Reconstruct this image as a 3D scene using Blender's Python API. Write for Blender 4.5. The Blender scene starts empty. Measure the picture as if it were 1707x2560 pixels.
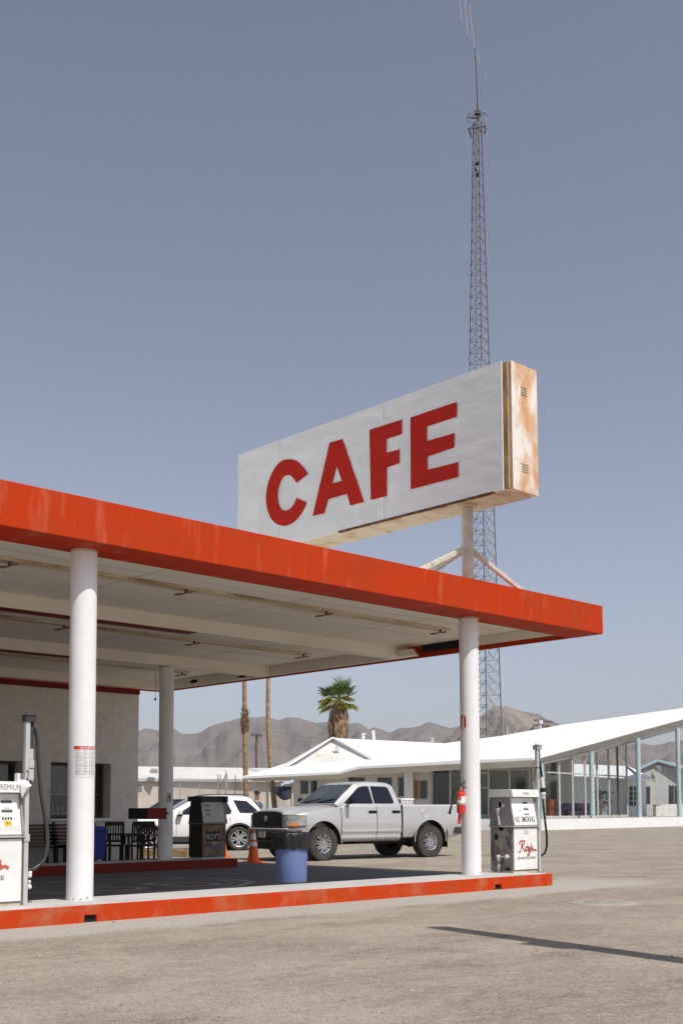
import bpy, bmesh, math, random
from mathutils import Vector, Matrix, noise
from mathutils.geometry import tessellate_polygon
from math import sin, cos, pi, radians, sqrt, atan2, tan
random.seed(7)
scene = bpy.context.scene
COL = scene.collection
# ------------------------------------------------------------------ camera model
PHI, TILT, ROLL = radians(46.241), radians(4.436), radians(-0.232)
FPX, PPY, CAMZ = 2877.9, 1802.9, 1.257
fwd = Vector((cos(PHI)*cos(TILT), sin(PHI)*cos(TILT), sin(TILT)))
r0 = Vector((sin(PHI), -cos(PHI), 0)); u0 = r0.cross(fwd)
rgt = r0*cos(ROLL) + u0*sin(ROLL); upv = -r0*sin(ROLL) + u0*cos(ROLL)
CAM = Vector((0, 0, CAMZ))
cd = bpy.data.cameras.new('camera'); cam = bpy.data.objects.new('camera', cd); COL.objects.link(cam)
cam.matrix_world = Matrix(((rgt.x, upv.x, -fwd.x, 0), (rgt.y, upv.y, -fwd.y, 0), (rgt.z, upv.z, -fwd.z, CAMZ), (0, 0, 0, 1)))
cd.sensor_fit = 'VERTICAL'; cd.sensor_height = 36; cd.sensor_width = 24; cd.lens = FPX/2560*36
cd.shift_y = (PPY-1280)/2560; cd.clip_end = 20000; cd.clip_start = .1
scene.camera = cam
F2 = Vector((cos(PHI), sin(PHI), 0))
def ray(u, v):
    return fwd*FPX + rgt*(u-853.5) - upv*(v-PPY)
def at(u, v, D):                       # point seen at (u, v), D metres ahead
    d = ray(u, v); return CAM + d*(D/d.dot(F2))
def on(axis, u, v, val):
    d = ray(u, v); k = (val-CAM[axis])/d[axis]; return CAM + d*k
def onz(u, v, z): return on(2, u, v, z)
def ground(u, D, z=0):                 # ground point D metres ahead in direction of column u
    p = at(u, 2026, D); return Vector((p.x, p.y, z))
# ------------------------------------------------------------------ materials
def rgb(c): return (c[0], c[1], c[2], 1)
def mat(name, c1, c2=None, sc=4, rough=.6, metal=0, bump=0, bsc=60, st=(1, 1, 1), lo=.4, hi=.65, det=6, c3=None, sc3=1.2, lo3=.55, hi3=.7, st3=(1, 1, 1), spec=.5, coat=0):
    m = bpy.data.materials.new(name); m.use_nodes = True
    nt = m.node_tree; n = nt.nodes; l = nt.links; p = n['Principled BSDF']
    p.inputs['Base Color'].default_value = rgb(c1); p.inputs['Roughness'].default_value = rough
    p.inputs['Metallic'].default_value = metal; p.inputs['Specular IOR Level'].default_value = spec
    p.inputs['Coat Weight'].default_value = coat
    if c2 is None and not bump: return m
    tc = n.new('ShaderNodeTexCoord')
    def nz(scale, stx, detail=det):
        mp = n.new('ShaderNodeMapping'); mp.inputs['Scale'].default_value = stx
        l.new(tc.outputs['Object'], mp.inputs['Vector'])
        t = n.new('ShaderNodeTexNoise'); t.inputs['Scale'].default_value = scale; t.inputs['Detail'].default_value = detail; t.inputs['Roughness'].default_value = .62
        l.new(mp.outputs[0], t.inputs['Vector']); return t
    def ramp(src, a, b):
        r = n.new('ShaderNodeMapRange'); r.inputs['From Min'].default_value = a; r.inputs['From Max'].default_value = b
        l.new(src, r.inputs['Value']); return r.outputs[0]
    def mix(fac, a, b):
        x = n.new('ShaderNodeMix'); x.data_type = 'RGBA'
        l.new(fac, x.inputs['Factor'])
        for k, w in ((6, a), (7, b)):
            if isinstance(w, tuple): x.inputs[k].default_value = rgb(w)
            else: l.new(w, x.inputs[k])
        return x.outputs[2]
    out = c1
    if c2 is not None: out = mix(ramp(nz(sc, st).outputs['Fac'], lo, hi), c1, c2)
    if c3 is not None: out = mix(ramp(nz(sc3, st3).outputs['Fac'], lo3, hi3), out, c3)
    if not isinstance(out, tuple): l.new(out, p.inputs['Base Color'])
    if bump:
        b = n.new('ShaderNodeBump'); b.inputs['Strength'].default_value = 1; b.inputs['Distance'].default_value = bump
        l.new(nz(bsc, st, 4).outputs['Fac'], b.inputs['Height']); l.new(b.outputs[0], p.inputs['Normal'])
    return m
M = {}
M['red'] = mat('red_paint', (.475, .037, .005), (.40, .042, .010), 1.3, .65, bump=.0015, bsc=30, c3=(.55, .15, .085), sc3=2.4, lo3=.54, hi3=.82, st3=(1.5, 1, .28), spec=.1)
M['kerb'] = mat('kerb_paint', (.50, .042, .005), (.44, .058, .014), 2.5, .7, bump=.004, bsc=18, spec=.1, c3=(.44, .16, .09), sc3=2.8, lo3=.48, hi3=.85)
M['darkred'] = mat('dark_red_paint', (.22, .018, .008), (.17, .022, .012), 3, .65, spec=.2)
M['white'] = mat('white_paint', (.80, .80, .79), (.74, .735, .72), 1.5, .55, bump=.001, bsc=40)
M['column'] = mat('column_paint', (.80, .80, .80), (.75, .745, .735), 3, .6, bump=.0012, bsc=25, c3=(.62, .60, .56), sc3=2.2, lo3=.68, hi3=.85)
M['soffit'] = mat('soffit_paint', (.87, .82, .72), (.82, .76, .65), 1.1, .75, c3=(.62, .52, .38), sc3=.8, lo3=.60, hi3=.85, st3=(.25, 1, 1))
M['beamw'] = mat('aged_white_paint', (.87, .82, .72), (.79, .73, .61), .9, .7, st=(.4, 1, 1), c3=(.52, .36, .22), sc3=2.5, lo3=.70, hi3=.85, st3=(.5, 1, 1))
M['rustw'] = mat('rusty_cream_paint', (.56, .49, .37), (.40, .27, .14), 3, .7, lo=.5, hi=.72, c3=(.17, .075, .03), sc3=7, lo3=.62, hi3=.74)
M['rustend'] = mat('rust_streaked_white', (.78, .73, .66), (.60, .32, .145), 2.3, .55, lo=.43, hi=.60, st=(1, 1, .45), c3=(.33, .12, .04), sc3=5, lo3=.66, hi3=.8)
M['channel'] = mat('cream_light_channel', (.66, .56, .40), (.46, .33, .19), 2.2, .7, lo=.45, hi=.65, st=(.35, 1, 1), c3=(.18, .09, .04), sc3=3, lo3=.58, hi3=.70, st3=(.3, 1, 1))
M['holder'] = mat('rusty_lamp_holder', (.28, .19, .11), (.11, .065, .035), 8, .8)
M['signw'] = mat('sign_white', (.70, .715, .73), (.64, .655, .67), 1.6, .6, bump=.008, bsc=4, st=(1, .5, 2), c3=(.50, .51, .52), sc3=9, lo3=.62, hi3=.8, st3=(1, .35, 2))
M['signpole'] = mat('weathered_pole_paint', (.60, .58, .52), (.48, .44, .36), 4, .6, c3=(.27, .14, .06), sc3=6, lo3=.64, hi3=.75)
M['lred'] = mat('letter_red', (.43, .014, .003), (.36, .013, .004), 3, .6, spec=.2, st=(1, .5, 2), bump=.008, bsc=3)
M['stucco'] = mat('grey_stucco', (.78, .735, .67), (.68, .635, .57), 5, .9, bump=.012, bsc=35)
M['stucco_shade'] = mat('shaded_cottage_stucco', (.42, .42, .41), (.36, .36, .355), 1.5, .9, bump=.004, bsc=20)  # cottage wall shade is put into this grey
M['wallw'] = mat('lobby_wall_paint', (.63, .61, .57), (.57, .55, .51), .8, .8)
M['facia'] = mat('fascia_paint', (.66, .65, .615), (.58, .56, .52), .5, .7, c3=(.40, .32, .22), sc3=.9, lo3=.62, hi3=.78)
M['facia_shade'] = mat('shaded_fascia_paint', (.50, .50, .48), (.44, .43, .41), .5, .7)  # fascia paint greyed to hold the shade of the undercut eave
M['roofw'] = mat('white_roof_coating', (.84, .84, .84), (.80, .80, .79), .6, .6)
M['bluepost'] = mat('pale_blue_paint', (.43, .54, .56), (.37, .48, .51), 1.5, .6)
M['bluetrim'] = mat('blue_grey_trim', (.30, .42, .48), None)
M['frame'] = mat('window_frame_paint', (.48, .47, .42), (.42, .41, .37), 2, .6)
M['dkframe'] = mat('dark_frame', (.08, .075, .065), None, rough=.5)
M['asph_shade'] = mat('shaded_lane_asphalt', (.135, .13, .142), (.095, .09, .102), 1.2, .85, bump=.004, bsc=50, c3=(.14, .13, .135), sc3=.5)
M['island'] = mat('island_concrete', (.50, .49, .475), (.42, .41, .395), 2, .85, bump=.003, bsc=30, c3=(.28, .27, .26), sc3=.8, lo3=.6, hi3=.75)
M['floorpaint'] = mat('worn_floor_paint', (.34, .33, .32), (.15, .145, .15), 6, .8, lo=.5, hi=.6)
M['silver'] = mat('silver_car_paint', (.56, .56, .565), (.52, .515, .51), 1.5, .36, metal=.35, coat=.4)
M['carwhite'] = mat('white_car_paint', (.80, .80, .80), None, rough=.3, coat=.6)
M['black'] = mat('black_plastic', (.012, .012, .013), None, rough=.55, spec=.25)
M['blackg'] = mat('glossy_black', (.007, .007, .008), None, rough=.3, spec=.3)
M['dkgrey'] = mat('dark_grey_plastic', (.035, .035, .037), None, rough=.55)
M['tyre'] = mat('tyre_rubber', (.035, .033, .031), (.075, .068, .06), 5, .85, bump=.012, bsc=16)
M['chrome'] = mat('polished_metal', (.62, .62, .62), None, rough=.22, metal=1)
M['alloy'] = mat('alloy_wheel', (.60, .60, .60), None, rough=.35, metal=.7)
M['glass'] = mat('dark_tinted_glass', (.008, .012, .022), None, rough=.04, spec=.45)
M['wsglass'] = mat('windscreen_glass', (.03, .042, .052), (.085, .10, .105), .9, .05, lo=.35, hi=.7, det=1)
M['winglass'] = mat('shop_window_glass', (.02, .03, .035), None, rough=.03, spec=1)
M['lens'] = mat('headlight_lens', (.40, .41, .42), (.22, .23, .24), 7, .08, coat=1)
M['amber'] = mat('amber_lens', (.75, .22, .02), None, rough=.2)
M['plate'] = mat('number_plate', (.62, .60, .58), None, rough=.4)
M['pumpw'] = mat('pump_white_enamel', (.79, .79, .77), (.74, .73, .70), 5, .4, c3=(.50, .33, .20), sc3=7, lo3=.72, hi3=.82)
M['pumpg'] = mat('pump_grey_metal', (.27, .26, .25), (.22, .21, .20), 5, .55, bump=.0015, bsc=30)
M['pumpd'] = mat('dirty_pump_metal', (.25, .235, .215), (.10, .085, .08), 5, .45, lo=.45, hi=.6, c3=(.30, .19, .12), sc3=6, lo3=.55, hi3=.7)
M['pumpk'] = mat('blackened_pump_side', (.022, .018, .016), (.035, .022, .018), 4, .6)
M['distress'] = mat('peeling_pump_panel', (.24, .175, .10), (.10, .06, .035), 9, .7, lo=.44, hi=.6, c3=(.52, .47, .40), sc3=11, lo3=.6, hi3=.7)
M['lightgrey'] = mat('light_grey_metal', (.50, .50, .49), (.44, .44, .43), 4, .5)
M['galv'] = mat('galvanised_steel', (.42, .43, .43), (.34, .35, .35), 3, .5, metal=.3)
M['ink'] = mat('black_ink', (.02, .02, .022), None, rough=.6)
M['inkg'] = mat('grey_ink', (.16, .16, .17), None, rough=.6)
M['redink'] = mat('red_script_paint', (.36, .045, .025), None, rough=.5)
M['redlabel'] = mat('red_label', (.55, .03, .015), None, rough=.5)
M['yellow'] = mat('yellow_sticker', (.75, .50, .05), None, rough=.5)
M['paper'] = mat('white_paper', (.78, .77, .77), (.72, .70, .70), 6, .7)
M['rubber'] = mat('black_hose', (.018, .018, .018), None, rough=.45)
M['ribhose'] = mat('ribbed_hose', (.045, .045, .045), None, rough=.4)
M['bluecan'] = mat('blue_plastic', (.125, .17, .36), (.15, .195, .37), 3, .6)
M['bluebin'] = mat('deep_blue_plastic', (.03, .06, .34), None, rough=.5)
M['bag'] = mat('black_bin_bag', (.012, .012, .014), None, rough=.22, bump=.04, bsc=11, st=(1, 1, .5))
M['extred'] = mat('extinguisher_red', (.62, .035, .012), None, rough=.3)
M['brass'] = mat('brass', (.55, .38, .14), None, rough=.35, metal=.8)
M['orange'] = mat('cone_orange', (.83, .14, .012), None, rough=.55)
M['reflw'] = mat('cone_white_band', (.78, .78, .78), None, rough=.4)
M['wooddk'] = mat('dark_wood', (.018, .013, .010), None, rough=.6)
M['slat'] = mat('brown_wood_slat', (.16, .085, .04), (.11, .055, .025), 8, .6, st=(.3, 1, 4))
M['tie'] = mat('old_timber', (.36, .25, .13), (.20, .12, .06), 4, .85, st=(.4, 2, 2), c3=(.07, .05, .03), sc3=2)
M['trunk'] = mat('palm_trunk', (.33, .225, .13), (.20, .125, .07), 2.5, .9, bump=.03, bsc=9, st=(.6, .6, 3), c3=(.42, .32, .22), sc3=1.4, st3=(.3, .3, 3))
M['boot'] = mat('palm_boot', (.20, .11, .055), (.36, .25, .15), 5, .9)
M['skirt'] = mat('dead_frond', (.36, .235, .125), (.22, .12, .06), 1.6, .9, lo=.42, hi=.6, c3=(.46, .36, .25), sc3=1.1, lo3=.5, hi3=.65)
M['frond'] = mat('palm_frond', (.075, .145, .03), (.15, .21, .04), .9, .5)
M['frondy'] = mat('yellow_green_frond', (.42, .40, .08), (.25, .29, .05), 1.0, .5)
M['brownpole'] = mat('creosote_pole', (.15, .075, .045), None, rough=.9)
M['redsteel'] = mat('faded_red_steel', (.135, .075, .07), (.11, .062, .062), .6, .6)
M['whitesteel'] = mat('faded_white_steel', (.40, .38, .35), None, rough=.6)
M['greysteel'] = mat('grey_tower_steel', (.20, .205, .205), None, rough=.5)
M['darksteel'] = mat('dark_steel', (.045, .03, .035), None, rough=.6)
M['orangedoor'] = mat('orange_door', (.42, .12, .03), None)
M['tan'] = mat('tan_stucco', (.52, .46, .39), (.46, .40, .34), 1, .9)
M['oldroof'] = mat('pale_grey_roof', (.62, .61, .58), (.54, .53, .50), .8, .8, st=(1, 1, 1))
M['void'] = mat('dark_interior', (.012, .012, .012), None, rough=.9)
M['purple'] = mat('purple_fabric', (.07, .055, .10), None, rough=.9)
M['potred'] = mat('red_clay_pot', (.42, .10, .05), None, rough=.7)
M['leaf'] = mat('pot_plant_leaf', (.09, .16, .05), None, rough=.6)
M['floor'] = mat('interior_floor', (.32, .31, .29), None, rough=.5)
M['skin'] = mat('skin', (.45, .26, .18), None, rough=.6)
M['shirt'] = mat('slate_shirt', (.09, .11, .14), None, rough=.9)
M['trousers'] = mat('dark_trousers', (.03, .03, .035), None, rough=.9)
M['cap'] = mat('black_cap', (.012, .012, .013), None, rough=.8)
M['navy'] = mat('navy_fabric', (.03, .036, .06), None, rough=.9)
M['paleblue'] = mat('pale_blue_fabric', (.42, .46, .56), None, rough=.9)
M['block'] = mat('white_block', (.62, .60, .57), (.50, .48, .45), 2, .9)
M['green'] = mat('bottle_glass', (.45, .60, .56), None, rough=.15)
def clear_glass(name, tint, ior=1.5):
    m = bpy.data.materials.new(name); m.use_nodes = True; n = m.node_tree.nodes; l = m.node_tree.links
    n.remove(n['Principled BSDF']); o = n['Material Output']
    t = n.new('ShaderNodeBsdfTransparent'); t.inputs[0].default_value = rgb(tint)
    g = n.new('ShaderNodeBsdfGlossy'); g.inputs['Roughness'].default_value = .02
    f = n.new('ShaderNodeFresnel'); f.inputs[0].default_value = ior
    x = n.new('ShaderNodeMixShader'); l.new(f.outputs[0], x.inputs[0]); l.new(t.outputs[0], x.inputs[1]); l.new(g.outputs[0], x.inputs[2])
    l.new(x.outputs[0], o.inputs[0]); return m

def film_glass(name, tint, refl):
    m = clear_glass(name, tint); n = m.node_tree.nodes; x = [k for k in n if k.type == 'MIX_SHADER'][0]
    for l_ in list(x.inputs[0].links): m.node_tree.links.remove(l_)
    x.inputs[0].default_value = refl; return m
M['sp'] = film_glass('shop_pane', (.7, .75, .78), .07); M['clear'] = film_glass('clear_pane', (.78, .81, .80), .05)
# ------------------------------------------------------------------ mesh builder
FR = {}
class MB:
    def __init__(s, fr=None): s.v = []; s.f = []; s.fr = fr
    def add(s, vs, fs):
        k = len(s.v); s.v += [Vector(p) for p in vs]; s.f += [[i+k for i in f] for f in fs]; return s
    def box(s, x0, x1, y0, y1, z0, z1):
        return s.add([(x0,y0,z0),(x1,y0,z0),(x1,y1,z0),(x0,y1,z0),(x0,y0,z1),(x1,y0,z1),(x1,y1,z1),(x0,y1,z1)],
                     [(0,3,2,1),(4,5,6,7),(0,1,5,4),(1,2,6,5),(2,3,7,6),(3,0,4,7)])
    def obox(s, p0, p1, w, h, up=(0, 0, 1)):      # box along p0-p1
        p0 = Vector(p0); p1 = Vector(p1); d = (p1-p0).normalized(); up = Vector(up)
        if abs(d.dot(up)) > .98: up = Vector((0, 1, 0))
        sd = d.cross(up).normalized()*(w/2); uu = sd.cross(d).normalized()*(h/2)
        return s.add([p0-sd-uu,p0+sd-uu,p0+sd+uu,p0-sd+uu,p1-sd-uu,p1+sd-uu,p1+sd+uu,p1-sd+uu],
                     [(0,1,2,3),(7,6,5,4),(0,4,5,1),(1,5,6,2),(2,6,7,3),(3,7,4,0)])
    def tube(s, path, r, n=10, caps=True):
        path = [Vector(p) for p in path]; R = r if isinstance(r, (list, tuple)) else [r]*len(path)
        k = len(s.v); pu = None
        for i, p in enumerate(path):
            d = (path[min(i+1, len(path)-1)]-path[max(i-1, 0)]).normalized()
            if pu is None: pu = d.orthogonal().normalized()
            pu = (pu-d*pu.dot(d)).normalized(); w = d.cross(pu)
            s.v += [p+(pu*cos(2*pi*j/n)+w*sin(2*pi*j/n))*R[i] for j in range(n)]
        for i in range(len(path)-1):
            for j in range(n):
                a = k+i*n+j; b = k+i*n+(j+1) % n; s.f.append([a, b, b+n, a+n])
        if caps: s.f.append([k+j for j in reversed(range(n))]); e = k+(len(path)-1)*n; s.f.append([e+j for j in range(n)])
        return s
    def cyl(s, p0, p1, r0, r1=None, n=24, caps=True): return s.tube([p0, p1], [r0, r0 if r1 is None else r1], n, caps)
    def lathe(s, prof, c=(0, 0, 0), n=32, axis='z', close=False):
        c = Vector(c); k = len(s.v)
        for (r, h) in prof:
            for j in range(n):
                t = 2*pi*j/n
                s.v.append(c+(Vector((r*cos(t), r*sin(t), h)) if axis == 'z' else Vector((r*cos(t), h, r*sin(t)))))
        m = len(prof)
        for i in range(m-1+(1 if close else 0)):
            for j in range(n):
                a = k+i*n+j; b = k+i*n+(j+1) % n; a2 = k+((i+1) % m)*n+j; b2 = k+((i+1) % m)*n+(j+1) % n
                s.f.append([a, b, b2, a2])
        return s
    def prism(s, pts, off):                        # planar polygon extruded by vector
        off = Vector(off); pts = [Vector(p) for p in pts]; n = len(pts); k = len(s.v)
        s.v += pts+[p+off for p in pts]
        for t in tessellate_polygon([pts]): s.f.append([k+i for i in t]); s.f.append([k+n+i for i in reversed(t)])
        for i in range(n): j = (i+1) % n; s.f.append([k+i, k+j, k+n+j, k+n+i])
        return s
    def prismh(s, outer, hole, off):
        off = Vector(off); al = [Vector(p) for p in outer+hole]; n = len(al); k = len(s.v)
        s.v += al+[p+off for p in al]
        for t in tessellate_polygon([[Vector(p) for p in outer], [Vector(p) for p in hole]]):
            s.f.append([k+i for i in t]); s.f.append([k+n+i for i in reversed(t)])
        for o, m in ((0, len(outer)), (len(outer), len(hole))):
            for i in range(m): j = (i+1) % m; s.f.append([k+o+i, k+o+j, k+n+o+j, k+n+o+i])
        return s
    def quad(s, a, b, c, d): return s.add([a, b, c, d], [(0, 1, 2, 3)])
    def sphere(s, c, r, n=12, m=8, sc=(1, 1, 1)):
        c = Vector(c); k = len(s.v)
        for i in range(m+1):
            for j in range(n):
                th = pi*i/m; ph = 2*pi*j/n
                s.v.append(c+Vector((r*sc[0]*sin(th)*cos(ph), r*sc[1]*sin(th)*sin(ph), r*sc[2]*cos(th))))
        for i in range(m):
            for j in range(n): a = k+i*n+j; b = k+i*n+(j+1) % n; s.f.append([a, a+n, b+n, b])
        return s
    def build(s, name, m, parent=None, smooth=True, bevel=0, sharp=35, world=None):
        me = bpy.data.meshes.new(name)
        fr = FR.get(parent.name if parent else None) if (world is None or world) else None
        if world is False: fr = None
        vs = s.v
        if fr is not None: iv = fr.inverted(); vs = [iv @ p for p in vs]
        me.from_pydata([tuple(p) for p in vs], [], s.f)
        bm = bmesh.new(); bm.from_mesh(me)
        bmesh.ops.remove_doubles(bm, verts=bm.verts, dist=1e-5)
        bmesh.ops.recalc_face_normals(bm, faces=bm.faces); bm.to_mesh(me); bm.free()
        if m is not None: me.materials.append(m)
        if smooth:
            for p in me.polygons: p.use_smooth = True
            me.set_sharp_from_angle(angle=radians(sharp))
        o = bpy.data.objects.new(name, me); COL.objects.link(o)
        if parent is not None: o.parent = parent; FR[o.name] = FR.get(parent.name)
        if bevel:
            b = o.modifiers.new('bevel', 'BEVEL'); b.width = bevel; b.segments = 2; b.limit_method = 'ANGLE'; b.angle_limit = radians(40)
        return o
def tag(o, label, cat, group=None, kind=None):
    if label: o['label'] = label
    if cat: o['category'] = cat
    if group: o['group'] = group
    if kind: o['kind'] = kind
    return o
def thing(name, label, cat, loc=(0, 0, 0), rz=0, group=None):
    o = bpy.data.objects.new(name, None); COL.objects.link(o); o.empty_display_size = .2
    o.location = loc; o.rotation_euler = (0, 0, rz)
    FR[o.name] = Matrix.Translation(Vector(loc)) @ Matrix.Rotation(rz, 4, 'Z')
    return tag(o, label, cat, group)
def copy_tree(o, parent=None):
    c = o.copy(); COL.objects.link(c)
    if parent: c.parent = parent
    for ch in list(o.children): copy_tree(ch, c)
    return c
def place_copy(src, loc, rz, label):
    c = copy_tree(src); c.location = loc; c.rotation_euler = (0, 0, rz); c['label'] = label; return c
LOCAL = [False]
def text(s, name, m, parent, org, xd, yd, w, h, th=.003, bold=0):
    cu = bpy.data.curves.new('lettering', 'FONT'); cu.body = s; cu.size = 1; cu.offset = bold
    o = bpy.data.objects.new('lettering', cu); COL.objects.link(o)
    bpy.context.view_layer.update()
    dg = bpy.context.evaluated_depsgraph_get(); me = bpy.data.meshes.new_from_object(o.evaluated_get(dg))
    vs = [v.co.copy() for v in me.vertices]; fs = [list(p.vertices) for p in me.polygons]
    bpy.data.objects.remove(o); bpy.data.meshes.remove(me); bpy.data.curves.remove(cu)
    x0 = min(v.x for v in vs); x1 = max(v.x for v in vs); y0 = min(v.y for v in vs); y1 = max(v.y for v in vs)
    xd = Vector(xd).normalized(); yd = Vector(yd).normalized(); nd = xd.cross(yd); org = Vector(org)
    b = MB(); b.add([org+xd*((v.x-x0)/(x1-x0)*w)+yd*((v.y-y0)/(y1-y0)*h)+nd*th for v in vs], fs)
    return b.build(name, m, parent, smooth=False, world=False if LOCAL[0] else None)
def strokes(lines, name, m, parent, org, xd, yd, w, h, wid, th=.003):
    xd = Vector(xd).normalized(); yd = Vector(yd).normalized(); nd = xd.cross(yd); org = Vector(org); b = MB()
    for ln in lines:
        P = [Vector((x*w, y*h, 0)) for x, y in ln]; L = []; R = []
        Q = []
        for i in range(len(P)-1):
            p0 = P[max(i-1, 0)]; p1 = P[i]; p2 = P[i+1]; p3 = P[min(i+2, len(P)-1)]
            for k in range(4):
                t = k/4; Q.append(.5*((2*p1)+(p2-p0)*t+(2*p0-5*p1+4*p2-p3)*t*t+(3*p1-p0-3*p2+p3)*t**3))
        Q.append(P[-1])
        LN = len(b.v)
        for i, q in enumerate(Q):
            d = (Q[min(i+1, len(Q)-1)]-Q[max(i-1, 0)]).normalized(); nn = Vector((-d.y, d.x, 0))*wid/2
            L.append(q+nn); R.append(q-nn)
        k = len(b.v); n = len(Q)
        tr = lambda p, i: org+xd*p.x+yd*p.y+nd*(th+.00005*(k/2+i))
        b.v += [tr(p, i) for i, p in enumerate(L)]+[tr(p, i) for i, p in enumerate(R)]
        for i in range(n-1): b.f.append([k+i, k+n+i, k+n+i+1, k+i+1])
    return b.build(name, m, parent, smooth=False, world=False if LOCAL[0] else None)
# ------------------------------------------------------------------ light and sky
SUN_EL, SA = radians(56), -.05
sd = Vector((SA, -1, 0)).normalized()
ld = Vector((-sd.x*cos(SUN_EL), -sd.y*cos(SUN_EL), -sin(SUN_EL)))
ldat = bpy.data.lights.new('sun', 'SUN'); ldat.energy = 4.35; ldat.angle = radians(.53); ldat.color = (1, .955, .89)
sun = bpy.data.objects.new('sun', ldat); COL.objects.link(sun); sun.rotation_euler = ld.to_track_quat('-Z', 'Y').to_euler(); sun.location = (0, -20, 40)
wd = bpy.data.worlds.new('World'); scene.world = wd; wd.use_nodes = True
wn = wd.node_tree.nodes; wl = wd.node_tree.links
sky = wn.new('ShaderNodeTexSky'); sky.sky_type = 'NISHITA'; sky.sun_disc = False
sky.sun_elevation = SUN_EL; sky.sun_rotation = atan2(sd.x, sd.y); sky.altitude = 200; sky.air_density = 1.1; sky.dust_density = 1.6; sky.ozone_density = 1.6
hs = wn.new('ShaderNodeHueSaturation'); hs.inputs['Saturation'].default_value = .60; hs.inputs['Hue'].default_value = .506
tcw = wn.new('ShaderNodeTexCoord'); sx = wn.new('ShaderNodeSeparateXYZ'); wl.new(tcw.outputs['Generated'], sx.inputs[0])
mr = wn.new('ShaderNodeMapRange'); mr.inputs[1].default_value = .02; mr.inputs[2].default_value = .58; wl.new(sx.outputs['Z'], mr.inputs[0])
ct = wn.new('ShaderNodeMix'); ct.data_type = 'RGBA'; ct.inputs[6].default_value = (1.03, 1.01, 1.10, 1); ct.inputs[7].default_value = (.885, .905, .945, 1); wl.new(mr.outputs[0], ct.inputs[0])
ml = wn.new('ShaderNodeMix'); ml.data_type = 'RGBA'; ml.blend_type = 'MULTIPLY'; ml.inputs[0].default_value = 1
wl.new(sky.outputs[0], hs.inputs['Color']); wl.new(hs.outputs[0], ml.inputs[6]); wl.new(ct.outputs[2], ml.inputs[7]); wl.new(ml.outputs[2], wn['Background'].inputs[0])
wn['Background'].inputs[1].default_value = .108
scene.view_settings.view_transform = 'Standard'; scene.view_settings.look = 'None'; scene.view_settings.exposure = 0; scene.view_settings.gamma = 1
scene.cycles.diffuse_bounces = 8; scene.cycles.max_bounces = 16; scene.cycles.transparent_max_bounces = 24
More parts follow.
